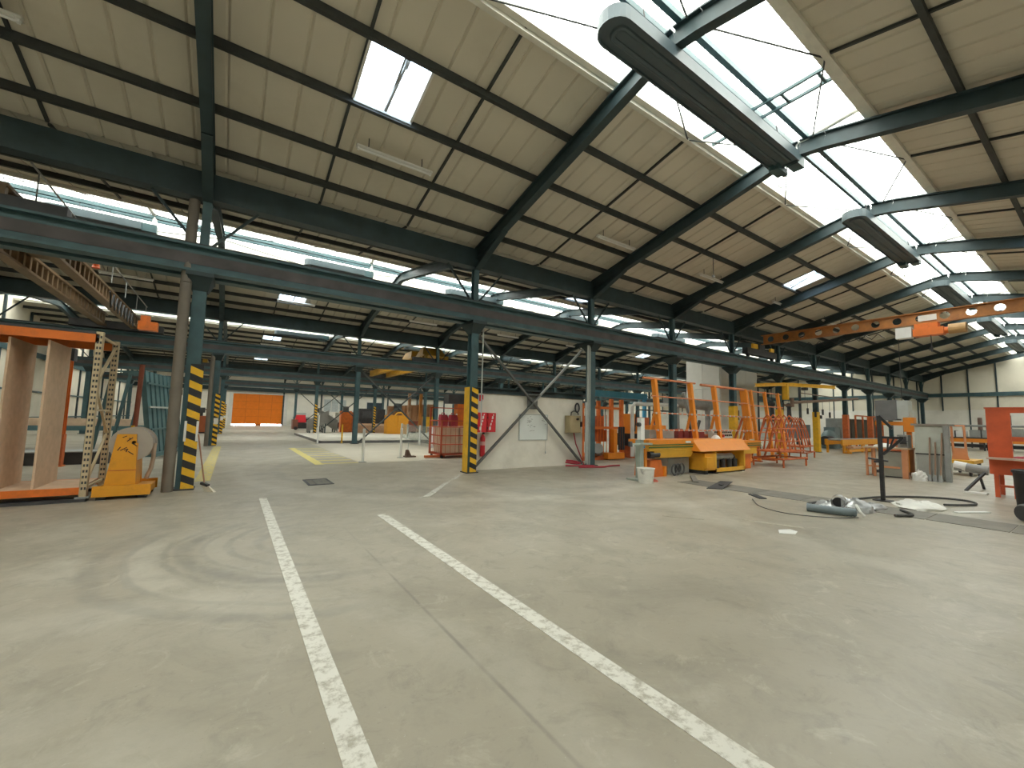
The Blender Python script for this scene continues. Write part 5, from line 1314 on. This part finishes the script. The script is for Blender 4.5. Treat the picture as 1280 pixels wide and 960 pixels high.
part(t, 'body', MB().box(18.3, 18.7, 4.02, 4.28, .98, 1.4), GREYM); part(t, 'jaw', MB().box(18.2, 18.3, 4.05, 4.2, 1.1, 1.35), DARK); part(t, 'handle', MB().tube((18.15, 4.3, 1.2), (18.15, 3.98, 1.2), .015, 6), DARK)
t = thing('tall_cabinet', 'tall pale grey two part steel cabinet with handles leaning on it', 'cabinet', (18.8, 3.5, 0))
PG = mat('pale_green_grey', (.5, .53, .48), .5, var=.06, dirt=(.35, .33, .28), dscale=2, damt=.4)
part(t, 'carcass', MB().box(18.45, 19.2, 3.2, 3.88, .02, 1.72), PG)
part(t, 'upper_door', MB().box(18.42, 18.45, 3.24, 3.84, .84, 1.68), PG); part(t, 'lower_door', MB().box(18.42, 18.45, 3.24, 3.84, .06, .8), mat('door_grey', (.4, .41, .38), .5))
part(t, 'top_plate', MB().box(18.38, 19.25, 3.1, 3.95, 1.72, 1.78), mat('top_brown', (.28, .25, .22), .6))
part(t, 'side_post', MB().box(18.3, 18.45, 3.08, 3.2, 0, 1.72), GREYM)
part(t, 'shelf_line', MB().box(18.41, 18.45, 3.2, 3.88, .8, .84), DARK)
for k, (a, b, ht) in enumerate(((3.52, 3.52, 1.35), (3.4, 3.4, 1.2), (3.28, 3.24, 1.5))):
    t = thing('shovel_handle', ('wooden tool handle leaning upright on the tall grey cabinet', 'short wooden tool handle beside the upright one', 'long tool handle leaning outwards on the cabinet post')[k], 'tool', (18.15, a, 0))
    part(t, 'shaft', MB().tube((18.12, a, .1), (18.36, b, ht), .022, 8), mat('handle_brown', (.3, .2, .14), .7))
    part(t, 'blade', MB().hexa([(18.05, a-.05, 0), (18.2, a-.05, 0), (18.2, a+.05, 0), (18.05, a+.05, 0), (18.1, a-.03, .2), (18.14, a-.03, .2), (18.14, a+.03, .2), (18.1, a+.03, .2)]), GREYM)
single('plastic_bag', lump(17.95, 3.72, .17, .19, .3, 21, 14, 7), mat('bag_white', (.72, .71, .68), .6), 'crumpled white bag on the floor at the tall cabinet', 'bag', (17.95, 3.72, 0))
# grey hanging switch box behind bench
t = thing('grey_control_box', 'dark grey control box on an orange stand behind the bench', 'control box', (19.9, 4.5, 0))
part(t, 'box', MB().box(19.6, 20.1, 4.55, 5.15, 1.9, 2.62), mat('box_grey', (.16, .165, .17), .5)); part(t, 'side', MB().box(19.62, 20.1, 4.25, 4.55, 1.95, 2.6), LGREY)
for y in (4.3, 5.1): part(t, 'stand_post', MB().box(19.75, 19.87, y-.06, y+.06, 0, 1.95), MO)
part(t, 'stand_rail', MB().box(19.7, 19.9, 4.2, 5.2, 1.72, 1.85), MO); part(t, 'lower_machine', MB().box(19.7, 20.3, 4.4, 5.0, .1, 1.3), RUSTO); part(t, 'orange_head', MB().box(19.6, 19.9, 4.12, 4.4, 1.5, 2.0), MO); parts(t, 'foot', MB().box(19.6, 20.3, 4.2, 5.2, 0, .1), DARK)
t = thing('roller_post', 'black steel post with triangular arm standing in the trench area', 'post', (12.1, 3.12, 0))
part(t, 'post', MB().box(12.065, 12.135, 3.085, 3.155, .02, 1.88), BLACK); part(t, 'base', MB().box(11.95, 12.25, 2.97, 3.27, 0, .02), BLACK)
part(t, 'arm', MB().bar((12.1, 3.12, 1.4), (12.1, 2.72, 1.4), .05, .05), BLACK); part(t, 'arm_strut', MB().bar((12.1, 3.08, 1.02), (12.1, 2.75, 1.38), .05, .05, upv=(1, 0, 0)), BLACK)
part(t, 'arm_web', MB().bar((12.1, 3.0, 1.1), (12.1, 2.98, 1.4), .03, .03, upv=(1, 0, 0)).bar((12.1, 2.98, 1.12), (12.1, 2.88, 1.4), .03, .03, upv=(1, 0, 0)), BLACK)
part(t, 'rod', MB().tube((12.1, 3.35, .92), (12.1, 3.0, .88), .02, 8), BLACK); part(t, 'top_hook', MB().bar((12.1, 3.12, 1.88), (12.1, 2.9, 1.6), .05, .06, upv=(1, 0, 0)), BLACK)

# ---- hoses, ducts and sheeting on the floor
BG_ = mat('flex_bluegrey', (.16, .2, .22), .5, var=.1)
t = thing('flexible_duct', 'blue grey flexible duct lying across the floor', 'duct', (9.3, 3.2, 0))
part(t, 'duct', MB().path([(9.2, 3.5, .075), (9.25, 3.25, .075), (9.32, 3.0, .075), (9.42, 2.82, .08)], .07, 14), BG_, True)
mb = MB()
for k in range(14):
    f_ = k/13; p = Vector((9.2+.2*f_, 3.5-.66*f_, .075)); mb.tube(p, p+Vector((.006, -.018, 0)), .076, 14)
part(t, 'ribs', mb, BG_)
t = thing('crumpled_duct', 'heap of crumpled silver duct with an open round end', 'duct', (9.9, 3.2, 0))
SV = mat('silver_foil', (.42, .43, .43), .35, metal=.5, var=.25, scale=9)
part(t, 'foil_heap', lump(10.2, 3.1, .45, .33, .2, 2), SV, True)
part(t, 'foil_heap', lump(9.7, 3.3, .3, .3, .17, 5), SV, True)
part(t, 'foil_tail', lump(10.75, 2.95, .4, .2, .1, 8), SV, True)
part(t, 'duct_mouth', MB().tube((9.55, 3.12, .2), (9.85, 3.2, .2), .11, 16, cap=False).tube((9.56, 3.12, .2), (9.57, 3.12, .2), .09, 16), SV, True)
part(t, 'mouth_hole', MB().tube((9.545, 3.118, .2), (9.55, 3.12, .2), .085, 16), BLACK)
single('plastic_sheeting', lump(11.85, 2.5, .55, .38, .12, 11, 26, 8), mat('sheet_white', (.74, .73, .68), .5), 'crumpled white plastic sheeting on the floor beside the black post', 'sheeting', (11.7, 2.55, 0), smooth=True)
hose('black_hose', [(11.6, 3.45, .03), (12.7, 3.2, .03), (13.6, 2.6, .03), (13.75, 2.1, .03), (13.3, 1.9, .03), (12.75, 2.1, .03), (12.55, 2.25, .03)], .022, RUBBER, 'black hose looping around the white sheeting')
hose('black_hose', [(10.9, 2.55, .03), (10.6, 2.35, .03), (10.4, 2.3, .03), (10.1, 2.45, .03)], .025, RUBBER, 'short curved black hose end in front of the white sheeting')
hose('thin_cable', [(9.4, 4.6, .02), (8.7, 4.1, .02), (8.5, 3.5, .02), (8.9, 2.95, .02), (9.3, 2.75, .02)], .008, RUBBER, 'thin dark cable curving around the flexible duct', cat='cable')
hose('duct_strap', [(9.9, 3.75, .03), (10.4, 3.7, .03), (10.9, 3.5, .03), (11.3, 3.35, .03)], .025, RUBBER, 'dark hose trailing behind the crumpled duct')
t = single('white_elbow', MB().path([(9.35, 2.68, .05), (9.3, 2.72, .12), (9.32, 2.76, .19), (9.38, 2.8, .22)], .025, 8), PLASTW, 'small white bent pipe end beside the flexible duct', 'pipe', (9.35, 2.7, 0), smooth=True)
single('metal_strip', MB().bar((11.75, 1.95, .012), (12.4, 1.62, .012), .1, .02), PLASTW, 'flat white strip lying near the hose loop', 'strip', (12.2, 1.85, 0))
single('torn_paper', MB().prism([(6.9, 3.0), (7.05, 2.85), (7.25, 2.9), (7.3, 3.02), (7.1, 3.1)], 'z', 0, .008), PLASTW, 'torn scrap of white paper on the open floor', 'paper', (7.1, 3.0, 0))
t = thing('tilted_plate', 'dark steel trench lid tilted up beside the trench', 'plate', (10.0, 5.8, 0))
part(t, 'lid', MB().hexa([(9.95, 5.97, .0), (10.2, 5.7, .0), (11.05, 5.9, .1), (10.85, 6.12, .1), (9.95, 5.97, .015), (10.2, 5.7, .015), (11.05, 5.9, .115), (10.85, 6.12, .115)]), DARK)
part(t, 'handle_slot', MB().box(10.45, 10.55, 5.86, 5.94, .055, .075), BLACK)
single('dark_offcut', MB().bar((9.75, 4.55, .012), (10.1, 4.95, .012), .16, .02), DARK, 'dark flat steel offcut lying on the trench edge', 'offcut', (9.9, 4.75, 0))
single('steel_channel', MB().bar((11.7, 7.46, .025), (10.6, 6.66, .025), .14, .04), mat('channel_grey', (.2, .19, .17), .6), 'dark grey channel leading from the edging machine to the trench', 'channel', (11, 8, 0))

# ---- platform cart, roll and red frame at the right
t = thing('platform_cart', 'yellow platform cart with tall orange push handle', 'cart', (22, 3.4, 0))
part(t, 'deck', MB().box(21.5, 23.2, 3.05, 3.75, .42, .54), MY)
for x in (21.6, 23.1):
    for y in (3.15, 3.65): part(t, 'caster', MB().tube((x, y-.03, .14), (x, y+.03, .14), .14, 14).box(x-.04, x+.04, y-.05, y+.05, .25, .42), DARK)
for y in (3.6, 3.28): part(t, 'handle_post', MB().tube((22.0, y, .54), (22.0, y+.03, 1.78), .035, 8), SAL)
part(t, 'handle_top', MB().tube((22.0, 3.3, 1.76), (22.0, 3.63, 1.76), .03, 8), SAL); part(t, 'back_plate', MB().hexa([(21.97, 3.22, .54), (22.03, 3.22, .54), (22.03, 3.66, .54), (21.97, 3.66, .54), (21.97, 3.3, .95), (22.03, 3.3, .95), (22.03, 3.6, .95), (21.97, 3.6, .95)]), SAL)
t = thing('pipe_roller', 'grey pipe roller on a slanted leg with white foot', 'roller', (16.4, 2.3, 0))
part(t, 'pipe', MB().tube((16.6, 2.72, .62), (16.6, 2.1, .55), .12, 16), GREYM); part(t, 'white_sleeve', MB().tube((16.6, 2.73, .64), (16.6, 2.5, .6), .125, 16), PLASTW)
part(t, 'slanted_leg', MB().bar((16.4, 2.15, .5), (15.85, 2.43, .04), .05, .05), DARK); parts(t, 'foot', MB().box(15.75, 15.95, 2.05, 2.45, 0, .04), PLASTW); part(t, 'rear_leg', MB().bar((16.7, 2.3, .5), (17.3, 2.3, .02), .05, .05), DARK)
t = thing('open_stand', 'tall red orange open frame with shelf standing on legs', 'frame', (15.7, 1.5, 0))
RO = mat('frame_redorange', (.6, .1, .03), .5, var=.12, dirt=(.3, .06, .03), dscale=2, damt=.4)
part(t, 'side_panel', MB().box(15.6, 16.35, 1.9, 1.95, .55, 2.15), RO)
part(t, 'front_stile', MB().box(15.52, 15.6, 1.56, 1.95, .55, 2.15), RO)
for z in (1.36, 2.04): part(t, 'cross_rail', MB().box(15.53, 15.6, -.1, 1.56, z, z+.11), RO)
part(t, 'top_cap', MB().box(15.5, 16.4, -.2, 1.97, 2.15, 2.18), RO); part(t, 'end_stile', MB().box(15.52, 15.6, -.3, -.1, .55, 2.15), RO); part(t, 'back_stile', MB().box(16.3, 16.38, -.3, 1.9, .55, .65).box(16.3, 16.38, -.3, -.2, .55, 2.15), RO)
part(t, 'shelf', MB().box(15.2, 16.3, -.2, 1.95, .92, .96), mat('shelf_pale', (.55, .4, .33), .5)); part(t, 'apron', MB().box(15.53, 15.6, -.1, 1.56, .55, .9), RO)
for (x, y) in ((15.6, 1.85), (15.6, 1.55), (16.3, 1.85), (15.6, -.2), (16.3, -.2)): part(t, 'leg', MB().box(x-.04, x+.04, y-.04, y+.04, 0, .55), RO)
part(t, 'leg_stretcher', MB().box(15.57, 15.63, 1.55, 1.85, .25, .3), RO)
t = single('pink_cloth', lump(15.7, 1.35, .25, .28, .05, 4, 14, 5), mat('pink_cloth', (.6, .12, .16), .9), 'folded pink cloth on the shelf of the red frame', 'cloth', (15.7, 1.35, 0), smooth=True)
t.location.z = .96
t = thing('dark_bin', 'black cylindrical bin at the foot of the red frame', 'bin', (12.7, 1.12, 0))
part(t, 'shell', MB().lathe([(0, 0), (.22, 0), (.24, .05), (.27, .82), (.29, .84), (.26, .86), (.24, .82), (.21, .06), (0, .06)], (12.85, 1.05, 0), 20), BLACK, True)
part(t, 'rim', MB().tube((12.85, 1.05, .8), (12.85, 1.05, .85), .285, 20, cap=False), DARK)
t = thing('grey_drum', 'grey rounded drum lying before the black bin', 'drum', (11.75, .95, 0))
part(t, 'shell', MB().tube((11.75, 1.1, .16), (12.3, .7, .16), .16, 18), GREYM, True); part(t, 'lid', MB().tube((11.74, 1.11, .16), (11.72, 1.125, .16), .13, 18), DARK)
# ---- bench line along the gable wall
t = thing('gable_bench', 'long low bench stacked with grey and orange bundles by the gable wall', 'bench', (50, 6.5, 0))
part(t, 'bench_top', MB().box(49.6, 51, 1.0, 9.0, .95, 1.05), DARK)
for y in (1.2, 3.8, 6.4, 8.8):
    for x in (49.7, 50.9): part(t, 'leg', MB().box(x-.05, x+.05, y-.05, y+.05, 0, .95), DARK)
part(t, 'orange_rail', MB().box(49.5, 49.6, 1.0, 9.0, .65, .95), MO); part(t, 'dark_shelf', MB().box(49.7, 50.8, 1.0, 9.0, .25, .5), BLACK)
for k, (y0, y1, m_, h_) in enumerate(((7.4, 8.6, PLASTW, .5), (5.9, 7.2, GREYM, .6), (4.4, 5.7, GREYM, .75), (2.8, 4.2, LGREY, .5))):
    lab = ('white block bundle on the gable wall bench', 'low grey bundle on the gable wall bench', 'taller grey bundle on the gable wall bench', 'light grey bundle at the bench end by the gable wall')[k]
    b_ = thing('goods_bundle', lab, 'bundle', (50.2, (y0+y1)/2, 1.05))
    part(b_, 'stack', MB().box(49.8, 50.7, y0, y1, 1.05, 1.05+h_), m_)
    part(b_, 'strap', MB().box(49.78, 50.72, (y0+y1)/2-.04, (y0+y1)/2+.04, 1.05, 1.07+h_), DARK)
t = thing('pipe_rail', 'grey horizontal pipe rail on posts before the gable wall', 'rail', (52, 6, 0))
part(t, 'pipe', MB().tube((52, 0, 2.0), (52, 9.5, 2.0), .09, 10), GREYM)
for y in (.3, 3.5, 6.5, 9.2): part(t, 'post', MB().box(51.95, 52.05, y-.05, y+.05, 0, 2.0), DARK)
for k, (y, h_) in enumerate(((6.2, 3.2), (5.4, 2.9), (7.0, 2.7))):
    t = thing('upright_tube', 'brown tube standing upright among bars by the gable wall', 'tube', (53, y, 0), group='upright tubes by the gable wall')
    part(t, 'tube', MB().tube((53, y, .02), (53, y, h_), .14, 12), mat('brown_tube', (.2, .12, .1), .6)); parts(t, 'foot', MB().tube((53, y, 0), (53, y, .02), .2, 12), DARK)
